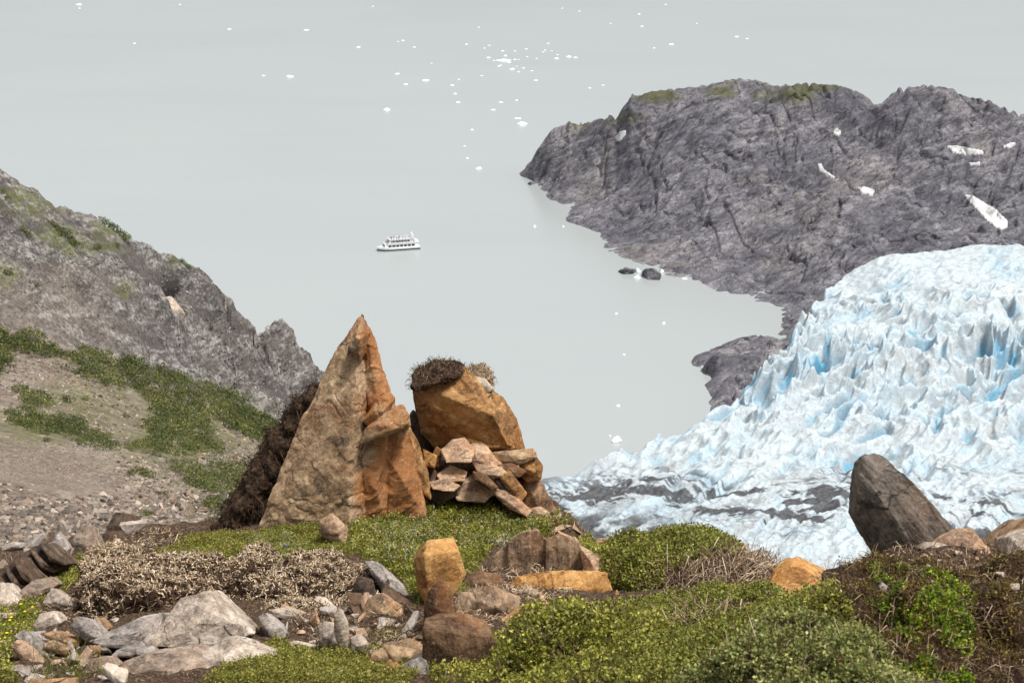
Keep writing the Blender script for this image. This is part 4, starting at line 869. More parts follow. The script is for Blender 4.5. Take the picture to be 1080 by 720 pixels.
mound('turf_cap', 'grey dry turf tuft on the upper right of the orange boulder', 'turf', 16.5,
      [(504, 396, .1, 15, 5, .25), (514, 404, .1, 8, 7, .2), (497, 399, 0, 8, 3, .2)], 'drypeat', .014, .04,
      [], [('dry_stems', 450, upw(-.2, .5), .06, .003, DRY, .3)])

# ground cover nobody could count: one mesh of moss sprigs and one of dry litter on the ledge
VV, FF, CC = [], [], []
def add_cover(poly, n, height, leaf, per, pal, clump, amp=9):
    def wf(c, nn):
        a, b = proj(c); w = perlin(c / .25, 3) * amp; return in_poly(a + w, b + w * .6, poly) * (c[:, 1] < 18.2) * (nn[:, 2] > .3) * 1.0
    p, nn = surf_sample(GV, GF, n, wf)
    if len(p) == 0: return
    v, f, c = sprigs(p, nn, height, leaf, per, pal, seed=n % 89, clump=clump)
    FF.append(f + sum(len(q) for q in VV)); VV.append(v); CC.append(c)
add_cover(MOSS['strip'], 11000, .04, .017, 4, OLIVE + [srgb(104, 112, 36)], .3)
add_cover(MOSS['ledge'], 17000, .06, .019, 5, [srgb(90, 80, 38), srgb(92, 98, 32), srgb(128, 130, 44), srgb(156, 152, 60), srgb(188, 176, 130)], .3)
add_cover(MOSS['lower'], 11000, .04, .014, 4, OLIVE + [srgb(110, 120, 36)], .25)
add_cover(MOSS['left'], 6000, .05, .018, 4, GREEN, .2)
add_cover(MOSS['right'], 14000, .05, .016, 5, GREEN2, .25)
add_cover([(455, 690), (520, 670), (660, 668), (700, 690), (700, 725), (455, 725)], 7000, .06, .018, 5, GREEN, .2)
add_cover(MOSS['behind'], 4000, .08, .022, 5, GREEN, .25)
add_cover([(255, 568), (300, 562), (330, 572), (322, 588), (270, 590)], 1500, .03, .016, 4, PALE, .15)
add_cover([(395, 555), (440, 545), (470, 560), (450, 590), (400, 590)], 1600, .05, .017, 4, PALE + DRY[:2], .15)
add_cover([(480, 545), (560, 540), (590, 555), (540, 575), (490, 580)], 1300, .04, .017, 4, PALE + DRY[:2], .15)
V = np.concatenate(VV)
tag(mk('moss', V, np.concatenate(FF), M['leaf'], cols={'col': np.concatenate(CC)}, smooth=False), 'green and olive moss and crowberry covering the ledge', None, None, 'stuff')
VV, FF, CC = [], [], []
for (poly, n, L, r) in [([(470, 600), (560, 590), (620, 600), (560, 660), (480, 660)], 3500, .07, .0035), ([(100, 575), (190, 560), (200, 590), (110, 600)], 1500, .09, .0035), ([(560, 525), (610, 545), (640, 600), (560, 580)], 1500, .08, .0035), ([(-20, 590), (130, 590), (110, 720), (-20, 720)], 1500, .10, .003),
                        ([(300, 650), (460, 640), (450, 690), (340, 690)], 1500, .08, .003), ([(380, 550), (480, 545), (500, 600), (400, 605)], 1500, .08, .003), ([(880, 575), (1090, 575), (1090, 630), (880, 640)], 900, .07, .003)]:
    def wf(c, nn, poly=poly):
        a, b = proj(c); w = perlin(c / .3, 3) * 12; return in_poly(a + w, b + w, poly) * (c[:, 1] < 18.2) * 1.0
    p, nn = surf_sample(GV, GF, n, wf)
    if len(p):
        v, f, c = twigs(p, nn, L, r, DRY + DARKT[:2], .0, .8); FF.append(f + sum(len(q) for q in VV)); VV.append(v); CC.append(c)
tag(mk('litter', np.concatenate(VV), np.concatenate(FF), M['twig'], cols={'col': np.concatenate(CC)}), 'dry stems and bleached litter between the rocks', None, None, 'stuff')

# yellow flowers, grass tufts, a purple flower, seed heads: plants of their own
def flower_mat(name, c): return flat(name, c, .6, .2, .15, 40)
M['yellow'] = flower_mat('yellow_petals', srgb(226, 196, 30)); M['purple'] = flower_mat('purple_petals', srgb(116, 96, 178)); M['stem'] = flower_mat('green_stem', srgb(96, 112, 44))
def flower_plant(px, py, label, n, petal, r, hgt, group=None, wide=.07, Y=None):
    hh = hit(g_bvh, px, py); base = hh[0] if Y is None else P(px, py, Y)
    e = empty('flowering_plant', base, label, 'flower', group)
    pos = rng.normal(size=(40, 3)) * [wide, wide, 0]; v, f, c = sprigs(pos, np.tile([0, 0, 1.], (40, 1)), hgt * .7, .02, 5, BRIGHT, 5); mk('leaves', v, f, M['leaf'], e, cols={'col': c}, smooth=False)
    for k in range(n):
        q = rng.normal(size=3) * [wide, wide, 0]; top = q + [0, 0, hgt * (.8 + .5 * rng.random())]
        ring = [q + [.002, 0, 0], q + [-.001, .0017, 0], q + [-.001, -.0017, 0], top + [.0015, 0, 0], top + [-.0008, .0012, 0], top + [-.0008, -.0012, 0]]
        st = mk('stem', ring, np.array([[0, 1, 4, 3], [1, 2, 5, 4], [2, 0, 3, 5]]), M['stem'], e)
        P5 = []; T5 = []
        for j in range(5):
            a = j * 1.2566 + k; d = np.array([math.cos(a), math.sin(a), .25]); s = np.array([-math.sin(a), math.cos(a), 0])
            i0 = len(P5); P5 += [top, top + d * r * .6 + s * r * .42, top + d * r, top + d * r * .6 - s * r * .42, top - [0, 0, .004]]
            T5 += [[i0, i0 + 1, i0 + 2, i0 + 3], [i0 + 4, i0 + 3, i0 + 2, i0 + 1]]
        mk('flower_head', np.array(P5) * 1.0, np.array(T5), M[petal], e, smooth=False)
for (a, b, l_) in [(36, 622, 'yellow-flowered plant beside the pale smooth-topped block'), (24, 652, 'single yellow-flowered plant left of the pale split block'), (4, 668, 'yellow-flowered plant with large leaves at the left edge'), (10, 684, 'yellow-flowered plant lowest in the green patch at the left edge')]:
    flower_plant(a, b, l_, 4, 'yellow', .013, .08)
flower_plant(306, 580, 'small purple flower in the moss at the foot of the rock spire', 2, 'purple', .013, .05, None, .02)
def grass_tuft(px, py, label, Y=None, n=40, L=.16):
    base = hit(g_bvh, px, py)[0] if Y is None else P(px, py, Y)
    p = rng.normal(size=(n, 3)) * [.06, .06, 0]
    v, f, c = twigs(p, np.tile([0, 0, 1.], (n, 1)), L, .0022, BRIGHT, -.6, 0); v = v.copy(); v[:, 2] = np.abs(v[:, 2])
    tag(mk('grass_tuft', v + base, f, M['leaf'], loc=base, cols={'col': c}), label, 'grass tuft')
grass_tuft(62, 716, 'thin grass tuft left of the bottom left stone heap foot', 9.0); grass_tuft(84, 718, 'thin grass tuft in front of the brown stone at the bottom edge', 8.9)
grass_tuft(405, 678, 'small fresh green tuft below the tan and ochre boulder', 10.0, 40, .12)

# pebbles on the earthy mound and ledge: copies of three stones
def small_stone(seed, r):
    pts = unit(np.random.default_rng(seed).normal(size=(14, 3))) * r * np.array([1, .8, .55]); hv, hf = hull(pts)
    V, N, Fq = remesh(hv, hf, r / 7); return rough_up(V, N, r * 1.6, seed, .8, None, chip=.6), Fq
protos = []
for s in range(4):
    v, f = small_stone(100 + s, .03); me_o = mk('pebble', v, f, M[['pale', 'pink', 'pale', 'grey'][s]], attrs={'tint': np.full(len(v), .4)}); protos.append(me_o)
used = [False] * 4
mb = [o for o in bpy.data.objects if o.name == 'earthy_mound'][0]
mcs = [c for c in bpy.data.objects if c.parent == mb and c.name.startswith('soil')][0]
mv = np.array([v.co[:] for v in mcs.data.vertices]) + np.array(mb.location); mf = [tuple(p.vertices) for p in mcs.data.polygons]
m_bvh = BVHTree.FromPolygons([tuple(v) for v in mv], mf)
def pebble(px, py, s, sc, label, group, bv):
    h_ = hit(bv, px, py) or hit(g_bvh, px, py)
    if h_ is None: return
    o = protos[s] if not used[s] else protos[s].copy()
    if used[s]: COL.objects.link(o)
    used[s] = True
    o.location = h_[0] + np.array([0, 0, .006]); o.scale = (sc, sc, sc); o.rotation_euler = (random.uniform(-.3, .3), random.uniform(-.3, .3), random.uniform(0, 6))
    tag(o, label, 'pebble', group)
for (a, b, sc) in [(972, 603, .9), (980, 598, .7), (985, 608, .6), (966, 600, .6), (1000, 600, .7), (1006, 590, .8), (1018, 594, .6), (975, 588, .8), (990, 592, .6), (1010, 584, .9), (960, 592, .7), (1030, 590, .6), (984, 615, .5), (950, 604, .5)]:
    pebble(a, b, random.choice([0, 1, 2]), sc, 'pale pebble in the scatter on the crest of the earthy mound', 'pebbles on the crest of the earthy mound', m_bvh)
for (a, b, sc) in [(1042, 642, .35), (1056, 648, .3), (1020, 634, .3), (1072, 626, .35), (1060, 632, .4), (912, 666, .35), (1074, 690, .4), (940, 650, .3)]:
    pebble(a, b, 0, sc, 'tiny white pebble on the dark soil of the earthy mound', 'tiny pebbles on the soil of the earthy mound', m_bvh)
pebble(1055, 607, 0, 1.1, 'round white pebble, the biggest on the right part of the earthy mound', None, m_bvh)
pebble(1070, 620, 2, 1.3, 'angular pale stone at the right edge of the earthy mound', None, m_bvh)
pebble(837, 652, 0, 1.4, 'white stone in the heather right of the dark brown stone', None, g_bvh)
for (a, b, sc) in [(150, 575, 1.2), (160, 580, 1.0), (125, 590, 1.3), (182, 572, 1.0), (112, 598, 1.1), (138, 582, .9), (172, 578, .8)]:
    pebble(a, b, random.choice([1, 3]), sc, 'small stone in the litter behind the left end of the peat bank', 'stones behind the peat bank', g_bvh)
for (a, b, sc) in [(510, 620, 1.0), (530, 615, 1.2), (495, 628, .9), (545, 632, 1.0), (520, 640, 1.1), (505, 644, .8), (485, 640, .8), (540, 603, .9), (560, 600, 1.0)]:
    pebble(a, b, random.choice([0, 1, 2]), sc, 'pale stone chip on the littered steps left of the ribbed outcrop', 'stone chips on the littered steps', g_bvh)
for (a, b, sc) in [(575, 535, 1.3), (585, 545, 1.2), (568, 545, 1.0), (600, 556, 1.2), (612, 568, 1.1), (595, 565, .9)]:
    pebble(a, b, random.choice([1, 2]), sc, 'pale stone on the litter slope above the ribbed outcrop', 'stones on the litter slope', g_bvh)
for (a, b, sc, s_) in [(60, 700, 1.6, 1), (100, 690, 1.5, 2), (92, 672, 1.3, 1), (66, 652, 1.4, 2), (30, 690, 1.3, 1), (110, 705, 1.2, 0), (75, 712, 1.4, 2), (120, 655, 1.5, 3), (98, 645, 1.4, 1), (56, 690, 1.1, 0), (40, 704, 1.3, 2), (104, 640, 1.2, 1)]:
    pebble(a, b, s_, sc, 'small angular stone in the gaps of the bottom left stone heap', 'small stones in the bottom left heap', g_bvh)
for (a, b, sc, s_) in [(318, 668, 1.5, 1), (330, 678, 1.2, 0), (410, 668, 1.3, 1), (425, 672, 1.2, 3), (398, 660, 1.4, 1), (374, 650, 1.3, 0), (345, 640, 1.2, 1), (362, 634, 1.0, 3), (420, 660, 1.0, 0), (322, 655, 1.2, 3), (432, 664, 1.1, 1), (408, 690, 1.0, 1)]:
    pebble(a, b, s_, sc, 'small stone on the bare soil around the narrow upright stone', 'small stones around the narrow upright stone', g_bvh)
# thin slate shards: eight stones, copied
sh_me = []
for s_ in range(10):
    r_ = np.random.default_rng(700 + s_); n_ = r_.integers(4, 7); ang = np.sort(r_.uniform(0, 6.28, n_)); rad = r_.uniform(.6, 1.1, n_)
    top = np.c_[np.cos(ang) * rad, np.sin(ang) * rad * r_.uniform(.45, .75), np.full(n_, .0)]; th_ = r_.uniform(.16, .34)
    hv, hf = hull(np.r_[top, top * [.9, .9, 1] + [r_.uniform(-.15, .15), r_.uniform(-.1, .1), -th_]])
    V, N, Fq = remesh(hv * .1, hf, .0052); V = rough_up(V, N, .11, 300 + s_, .7, (.15, .1, 1), .018, .8)
    sh_me.append([(V, Fq), None])
def shards(poly, n, smin, smax, mats, label, group, bv, flat_=.5):
    xs = [p[0] for p in poly]; ys = [p[1] for p in poly]; c = 0
    while c < n:
        a, b = random.uniform(min(xs), max(xs)), random.uniform(min(ys), max(ys))
        if not in_poly(np.array([a]), np.array([b]), poly)[0]: continue
        c += 1; h_ = hit(bv, a, b)
        if h_ is None: continue
        k = random.randrange(10); mm = random.choice(mats)
        V, Fq = sh_me[k][0]
        if sh_me[k][1] is None: sh_me[k][1] = {}
        if mm not in sh_me[k][1]:
            o = mk('slate_shard', V, Fq, M[mm], attrs={'tint': np.full(len(V), random.uniform(.3, .6))}); sh_me[k][1][mm] = o
        else:
            o = sh_me[k][1][mm].copy(); COL.objects.link(o)
        sc = smin * (smax / smin) ** random.random(); o.scale = (sc, sc, sc * random.uniform(.8, 1.3))
        o.location = h_[0] + np.array([0, 0, .02 * sc]); o.rotation_euler = (random.gauss(0, flat_), random.gauss(0, flat_), random.uniform(0, 6.28))
        tag(o, label, 'rock', group)
shards([(0, 645), (30, 640), (112, 632), (125, 690), (120, 722), (0, 722)], 34, .7, 2.0, ['pale', 'tan', 'pink', 'grey', 'pale'], 'thin slate shard tucked into the bottom left stone heap', 'slate shards in the bottom left heap', g_bvh)
shards([(270, 655), (330, 640), (440, 630), (452, 700), (330, 692), (280, 690)], 34, .7, 2.0, ['pale', 'tan', 'pink', 'dark', 'dark', 'grey'], 'thin slate shard on the bare soil below the right half of the peat bank', 'slate shards below the peat bank', g_bvh)
shards([(478, 605), (560, 598), (650, 612), (640, 640), (560, 660), (478, 655)], 34, .6, 1.6, ['pink', 'tan', 'pale', 'rib', 'ochre'], 'thin slate shard on the stony steps around the ribbed outcrop', 'slate shards around the ribbed outcrop', g_bvh)
shards([(-5, 580), (20, 572), (135, 545), (150, 575), (110, 585), (0, 625)], 30, .8, 2.4, ['grey', 'dark', 'tan', 'rust', 'pale'], 'slate shard on the rubbly rim between the scree and the striped dark slabs', 'slate shards on the rim of the ledge', g_bvh)
shards([(300, 548), (380, 540), (385, 562), (300, 568)], 7, .6, 1.3, ['tan', 'pink', 'pale'], 'slate shard in the moss at the foot of the rock spire', 'slate shards at the foot of the spire', g_bvh)
shards([(560, 530), (590, 540), (645, 600), (605, 600), (545, 560)], 24, .6, 1.6, ['pink', 'pale', 'tan', 'dark'], 'slate shard on the dry litter slope above the ribbed outcrop', 'slate shards on the litter slope', g_bvh)
bo = [o for o in bpy.data.objects if o.name == 'bedrock'][0]
b_bvh = BVHTree.FromPolygons([tuple(v.co + bo.location) for v in bo.data.vertices], [tuple(p.vertices) for p in bo.data.polygons])
shards([(436, 495), (520, 490), (572, 508), (604, 562), (570, 560), (520, 545), (440, 535)], 44, .8, 2.4, ['tan', 'rib', 'dark', 'pink', 'dark', 'ochre'], 'slate shard lying on the brown bedrock beneath the orange boulder', 'slate shards on the bedrock under the boulder', b_bvh, .6)
for k_, o in enumerate(protos):
    if not used[k_]: bpy.data.objects.remove(o)

# ------------------------------------------------------------------ hillside: scree stones and shrubs
def tile_shapes(n_shapes, seed):
    out = []
    for s in range(n_shapes):
        r = np.random.default_rng(seed + s); pts = unit(r.normal(size=(11, 3))) * (np.array([1, .75, .5]) * (.8 + .4 * r.random(3))); out.append(hull(pts))
    return out
shapes = tile_shapes(10, 500)
VV, FT, CC = [], [], []
def scatter_stones(n, poly, smin, smax, pal):
    c = 0; xs = [p[0] for p in poly]; ys = [p[1] for p in poly]
    while c < n:
        a, b = random.uniform(min(xs), max(xs)), random.uniform(min(ys), max(ys))
        if not in_poly(np.array([a]), np.array([b]), poly)[0]: c += .2; continue
        h_ = hit(hill_bvh, a, b); c += 1
        if h_ is None: continue
        hv, hf = shapes[random.randrange(10)]
        spx = smin * (smax / smin) ** (random.random() ** 2.2); s = spx * h_[0][1] / F * .5
        q = rng.normal(size=(3, 3)); Q, _ = np.linalg.qr(q); w = hv * s; w = w @ Q.T * np.array([1, 1, .8])
        base = h_[0] + np.array([0, 0, s * .1]); n0 = sum(map(len, VV)) if False else scatter_stones.n
        VV.append(w + base); scatter_stones.n += len(hv)
        for f in hf: FT.append([n0 + f[0], n0 + f[1], n0 + f[2]] if len(f) == 3 else [n0 + f[0], n0 + f[1], n0 + f[2]])
        col = np.array(random.choice(pal)[:3]) * random.uniform(.5, 1.2) * np.array([1.04, 1.0, .94]); CC.append(np.tile(np.clip(col, 0, 1), (len(hv), 1)))
scatter_stones.n = 0
SC = [srgb(132, 121, 110), srgb(150, 139, 128), srgb(108, 99, 92), srgb(172, 160, 148), srgb(128, 108, 94), srgb(84, 77, 73)]
scatter_stones(2600, [(-10, 505), (60, 525), (120, 520), (125, 490), (200, 480), (300, 470), (290, 580), (-10, 610)], 3, 15, SC)
scatter_stones(1500, [(-10, 525), (120, 525), (250, 520), (250, 585), (-10, 610)], 6, 20, SC)
scatter_stones(1500, [(-10, 380), (40, 375), (100, 400), (150, 430), (160, 450), (130, 470), (-10, 440)], 2.5, 8, SC)
scatter_stones(2600, [(-10, 455), (130, 475), (125, 515), (-10, 512)], 1.2, 3.5, SC)
scatter_stones(1500, [(120, 480), (300, 470), (285, 570), (130, 560)], 2.5, 9, SC)
scatter_stones(700, [(215, 425), (300, 455), (295, 490), (230, 480)], 2.5, 8, SC)
scatter_stones(1200, [(-10, 200), (60, 230), (160, 290), (220, 400), (100, 370), (-10, 340)], 1.5, 5, [srgb(120, 113, 110), srgb(146, 139, 134), srgb(92, 87, 85)])
scatter_stones(700, [(160, 280), (225, 320), (310, 380), (320, 440), (220, 400)], 1.5, 6, [srgb(112, 107, 107), srgb(146, 140, 137), srgb(74, 70, 72), srgb(130, 112, 100)])
tag(mk('scree', np.concatenate(VV), np.array(FT), M['scree'], cols={'col': np.concatenate(CC)}, smooth=False), 'loose grey and tan scree stones on the hillside', None, None, 'stuff')

ALD = [srgb(62, 70, 38), srgb(88, 96, 51), srgb(114, 120, 67), srgb(144, 146, 92)]
ALD2 = [srgb(78, 82, 44), srgb(104, 107, 56), srgb(130, 131, 74), srgb(156, 154, 98)]
def bush_leaves(base, r, n, pal, leaf):
    d = unit(rng.normal(size=(n, 3))); d[:, 2] = np.abs(d[:, 2])
    rad = r * (.45 + .6 * rng.random(n) ** .6) * (1 + .35 * perlin(d * 2.2 + base, 5))
    pos = d * rad[:, None] * np.array([1.1, 1.1, .95]); pos[:, 2] += r * .05
    c0 = np.array([c[:3] for c in pal]); ci = np.clip((.25 + .75 * rng.random(n)) * (len(pal) - 1) * (.55 + .45 * random.random()), 0, len(pal) - 1).astype(int)
    nrm = unit(d + .8 * rng.normal(size=(n, 3))); s = unit(np.cross(nrm, rng.normal(size=(n, 3)))); t2 = np.cross(nrm, s)
    L = (leaf * (.6 + .8 * rng.random(n)))[:, None]
    V = np.stack([pos + s * L, pos + t2 * L * .55, pos - s * L, pos - t2 * L * .55], 1).reshape(-1, 3)
    return V, np.arange(4 * n).reshape(-1, 4), np.repeat(np.clip(c0[ci] * (.75 + .5 * rng.random(n))[:, None], 0, 1), 4, 0)
T_POLYS = [[(-12, 346), (40, 352), (48, 368), (100, 372), (140, 380), (200, 402), (230, 410), (262, 425), (300, 455), (292, 470), (262, 464), (225, 442), (222, 455), (238, 478), (205, 485), (170, 482), (128, 474), (158, 464), (152, 450), (162, 430), (130, 412), (100, 405), (70, 390), (45, 378), (10, 372), (8, 398), (-12, 398)],
           [(8, 432), (30, 428), (45, 440), (70, 440), (100, 452), (126, 468), (120, 478), (90, 470), (60, 460), (40, 458), (15, 452)], [(18, 410), (45, 415), (56, 432), (30, 430)],
           [(180, 487), (210, 490), (258, 490), (260, 518), (242, 545), (212, 548), (220, 522), (200, 512), (185, 502)], [(225, 420), (262, 432), (300, 462), (290, 470), (262, 464), (240, 448)]]
VV, FF, CC = [], [], []; nv = 0
for pl in T_POLYS:
    xs = [p[0] for p in pl]; ys = [p[1] for p in pl]
    b = min(ys)
    while b < max(ys):
        a = min(xs)
        while a < max(xs):
            aa, bb = a + random.uniform(-4, 4), b + random.uniform(-3, 3); a += 6.0
            if not in_poly(np.array([aa]), np.array([bb]), pl)[0] or random.random() < .10: continue
            h_ = hit(hill_bvh, aa, bb)
            if h_ is None: continue
            r = 9.0 * h_[0][1] / F * random.uniform(.5, 1.25)
            v, f, c = bush_leaves(h_[0], r, 150, ALD if random.random() < .6 else ALD2, r * .12)
            VV.append(v + h_[0]); FF.append(f + nv); CC.append(c); nv += len(v)
        b += 4.0
tag(mk('shrubbery', np.concatenate(VV), np.concatenate(FF), M['alder'], cols={'col': np.concatenate(CC)}, smooth=False), 'dense band of green alder scrub across the hillside', None, None, 'stuff')
M['bark'] = flat('shrub_bark', srgb(84, 70, 58), .9, .2)
def shrub(px, py, rpx, label, pal=ALD, n=220, wide=1.0, group=None):
    h_ = hit(hill_bvh, px, py)
    if h_ is None: return
    r = rpx * h_[0][1] / F
    e = empty('shrub', h_[0], label, 'shrub', group)
    VV, FF, CC = [], [], []; nv = 0
    for k in range(max(1, int(round(wide * 2 - 1)))):
        off = np.array([(k - (wide * 2 - 2) / 2) * r * .9, 0, 0]) if wide > 1 else np.zeros(3)
        hz = hill_bvh.ray_cast(Vector(h_[0] + off + [0, 0, 30]), Vector((0, 0, -1)))
        if hz[0] is not None: off[2] = hz[0][2] - h_[0][2]
        v, f, c = bush_leaves(h_[0] + off, r, n, pal, r * .13); VV.append(v + off); FF.append(f + nv); CC.append(c); nv += len(v)
    mk('foliage', np.concatenate(VV), np.concatenate(FF), M['alder'], e, cols={'col': np.concatenate(CC)}, smooth=False)
    p = np.zeros((7, 3)); v, f, c = twigs(p, np.tile([0, 0, 1.], (7, 1)), r * .9, r * .05, [srgb(84, 70, 58)], -.4, 0); v[:, 2] = np.abs(v[:, 2]); mk('stem', v, f, M['bark'], e)
for (a, b, r, w, l_, pl) in [
    (120, 242, 7, 3, 'long low green shrub on the skyline of the grey mountainside', ALD), (72, 252, 7, 2.5, 'green shrub patch midway below the skyline of the mountainside', ALD), (57, 240, 5, 1.5, 'small shrub left of the shrub patch below the skyline', ALD),
    (103, 262, 5, 1, 'yellow-green shrub right of the shrub patch below the skyline', ALD2), (124, 260, 4, 1, 'small dark shrub under the skyline shrub', ALD), (8, 290, 6, 1, 'dark shrub on the bare slope at the left edge', ALD), (40, 302, 4, 1, 'lone small dark shrub low on the bare slope', ALD), (27, 245, 5, 1.5, 'low shrub high on the slope near the left edge', ALD),
    (195, 280, 4, 2, 'thin green shrub strip on the descending skyline right of the cave', ALD), (5, 206, 5, 1.5, 'olive shrub at the top left of the mountainside', ALD2),
    (70, 424, 8, 1, 'round shrub alone on the scree above the lower shrub clump', ALD), (90, 422, 5, 1, 'small pale green shrub on the scree right of the round shrub', ALD2), (155, 544, 7, 1.5, 'bright yellow-green shrub among the scree stones', ALD2), (172, 522, 6, 1, 'small bright shrub at the right of the sandy hollow', ALD2), (150, 500, 8, 2, 'spreading low shrub on the stony knoll', ALD2), (138, 500, 5, 1, 'little shrub at the left of the stony knoll', ALD), (50, 465, 5, 1, 'small shrub at the bottom end of the lower shrub clump', ALD2), (225, 552, 8, 1.5, 'pale green shrub just left of the dark peat by the spire', ALD2), (82, 545, 4, 1, 'tiny green plant among the foremost scree stones', ALD2), (5, 520, 4, 1, 'small yellow-green plant at the left edge of the scree', ALD2), (132, 440, 5, 1, 'small green shrub at the edge of the upper scree', ALD2)]:
    shrub(a, b, r, l_, pl, 220, w)
# rocks standing out on the mountainside
def hill_rock(name, label, mat, o_, Y, t_=3.0, lay=(.4, .3, .8), lean=.3):
    rock(name, label, mat, dict(o=o_, t=t_, lean=lean), Y=Y, lay=lay, cat='rock')
hill_rock('rock_horn', 'pointed grey rock horn at the end of the mountainside ridge', 'grey', [(282, 372), (284, 358), (300, 351), (309, 349), (311, 360), (309, 392), (290, 396)], 322, 8)
hill_rock('rock_outcrop', 'jagged dark rock outcrop at the lowest tip of the mountainside', 'grey', [(304, 384), (312, 377), (322, 380), (327, 392), (326, 420), (308, 425)], 328, 8)
hill_rock('boulder', 'pale rounded boulder on the grey cliff below the black hollow', 'pale', [(166, 330), (170, 314), (180, 312), (190, 326), (186, 338), (174, 336)], 283, 6)

# ------------------------------------------------------------------ lake: sea stacks, ice, snow, boat
def stack(name, label, pts, top, mat='headland'):
    P0 = [PZ(a, b, -1.0) for (a, b) in pts] + [PZ(a, b, z_) for (a, b, z_) in top]
    hv, hf = hull(P0); sz = np.linalg.norm(hv.max(0) - hv.min(0)) * .6
    V, N, Fq = remesh(hv, hf, .35); V = rough_up(V, N, sz, 61, 1.4, (.4, .2, 1), .8)
    b = V.mean(0); b[2] = V[:, 2].min()
    tag(mk(name, V, Fq, M[mat], loc=b, attrs={'green': np.zeros(len(V))}), label, 'rock')
stack('shore_rock', 'rounded dark rock in the water just off the headland shore', [(676, 290), (684, 297), (696, 297), (699, 290), (690, 283), (680, 283)], [(680, 284, 5), (688, 283, 6), (695, 288, 4)])
stack('shore_rock', 'low flat dark rock lying left of the rounded shore rock', [(649, 287), (660, 291), (670, 290), (672, 284), (660, 282)], [(658, 284, 3), (667, 284, 3)])
stack('shore_rock', 'small tan rock at the far left tip of the headland', [(555, 194), (560, 197), (566, 195), (562, 191)], [(559, 192, 2.5)])
FL = [(83, 5, 7), (84, 9, 3), (190, 5, 3), (242, 31, 5), (323, 32, 7), (142, 46, 4), (278, 80, 5), (306, 81, 10), (378, 50, 6), (393, 7, 3), (593, 9, 3), (611, 12, 3), (505, 29, 3), (674, 15, 4), (644, 25, 3), (677, 28, 5), (702, 5, 3), (708, 47, 7), (690, 51, 3), (735, 25, 3), (777, 39, 6), (788, 41, 4), (420, 44, 3), (425, 43, 4), (437, 50, 4), (455, 67, 3), (419, 78, 6), (449, 85, 9), (428, 89, 6), (408, 116, 8),
      (492, 47, 4), (516, 48, 4), (511, 51, 3), (530, 54, 4), (543, 54, 3), (555, 52, 4), (515, 61, 6), (543, 63, 4), (547, 63, 3), (533, 59, 5), (526, 70, 4), (528, 69, 4), (540, 73, 7), (547, 76, 4), (552, 72, 4), (561, 75, 4), (565, 85, 6), (566, 62, 3), (573, 55, 3), (575, 53, 3), (582, 54, 3), (578, 46, 4), (587, 62, 6), (588, 58, 3), (600, 60, 7), (607, 61, 6), (508, 80, 4), (484, 84, 3), (477, 90, 5), (480, 99, 5), (483, 108, 7), (528, 108, 6), (545, 106, 4), (520, 116, 6), (498, 137, 5), (490, 154, 4), (493, 167, 4), (505, 178, 7), (622, 93, 4), (636, 90, 4), (537, 66, 5), (521, 64, 4), (545, 70, 3), (556, 60, 3)]
SPECIAL = [(531, 64, 19, 'longest white ice floe, in the middle of the ice scatter at the top', 3.2), (551, 131, 15, 'large bright ice floe left of the top of the headland', 3.4), (650, 465, 14, 'white ice floe alone on the water just above the glacier edge', 4.5), (643, 460, 4, 'small ice piece left of the lone floe above the glacier edge', 2), (564, 239, 4, 'small ice piece on open water below the headland tip', 2), (594, 239, 3, 'tiny ice piece close to the headland shore', 2), (700, 341, 5, 'faint ice piece on the still bay beside the headland', 1.5), (650, 331, 4, 'faint ice piece on the open water below the shore rocks', 1.5), (658, 374, 4, 'tiny ice piece on the water left of the dark outcrop', 1.5), (652, 428, 5, 'faint ice piece above the lone floe', 1.5), (673, 287, 7, 'white ice chunk wedged between the two shore rocks', 5.5), (672, 293, 9, 'white ice slab in front of the rounded shore rock', 2.5), (698, 287, 6, 'white ice chunk right of the rounded shore rock', 4), (722, 294, 7, 'low ice strip along the headland shoreline', 1.0), (578, 149, 4, 'ice piece tucked beside the upper left tip of the headland', 2), (306, 81, 11, 'ice floe alone on the left water, the widest there', 3.0), (408, 116, 9, 'ice floe on the open water above the boat', 3.0), (505, 178, 8, 'lowest ice floe in the column above and right of the boat', 3.0), (546, 125, 9, 'thin slanting ice streak above the large bright floe', 1.2)]
done_xy = {(a, b) for (a, b, *_r) in SPECIAL}
fproto = []
for s in range(5):
    r = np.random.default_rng(900 + s); n = 26
    pts = np.c_[r.uniform(-1, 1, n), r.uniform(-1, 1, n), r.uniform(0, 1, n)]; pts = pts[np.hypot(pts[:, 0], pts[:, 1]) < 1]; pts[:, 2] *= (1.0 - .8 * np.hypot(pts[:, 0], pts[:, 1]))
    base = np.c_[np.cos(np.arange(9) * .7 + s), np.sin(np.arange(9) * .7 + s), np.full(9, -.25)] * np.array([.5, .5, 1]) * r.uniform(.8, 1.2, (9, 1)); base = np.r_[base, base * [1.9, 1.9, 0] + [0, 0, .05]]
    hv, hf = hull(np.r_[pts, base]); V, N, Fq = remesh(hv, hf, .06); V = rough_up(V, N, 1.2, 30 + s, 2.0, None, chip=2.0)
    fproto.append((V, Fq))
fme = []
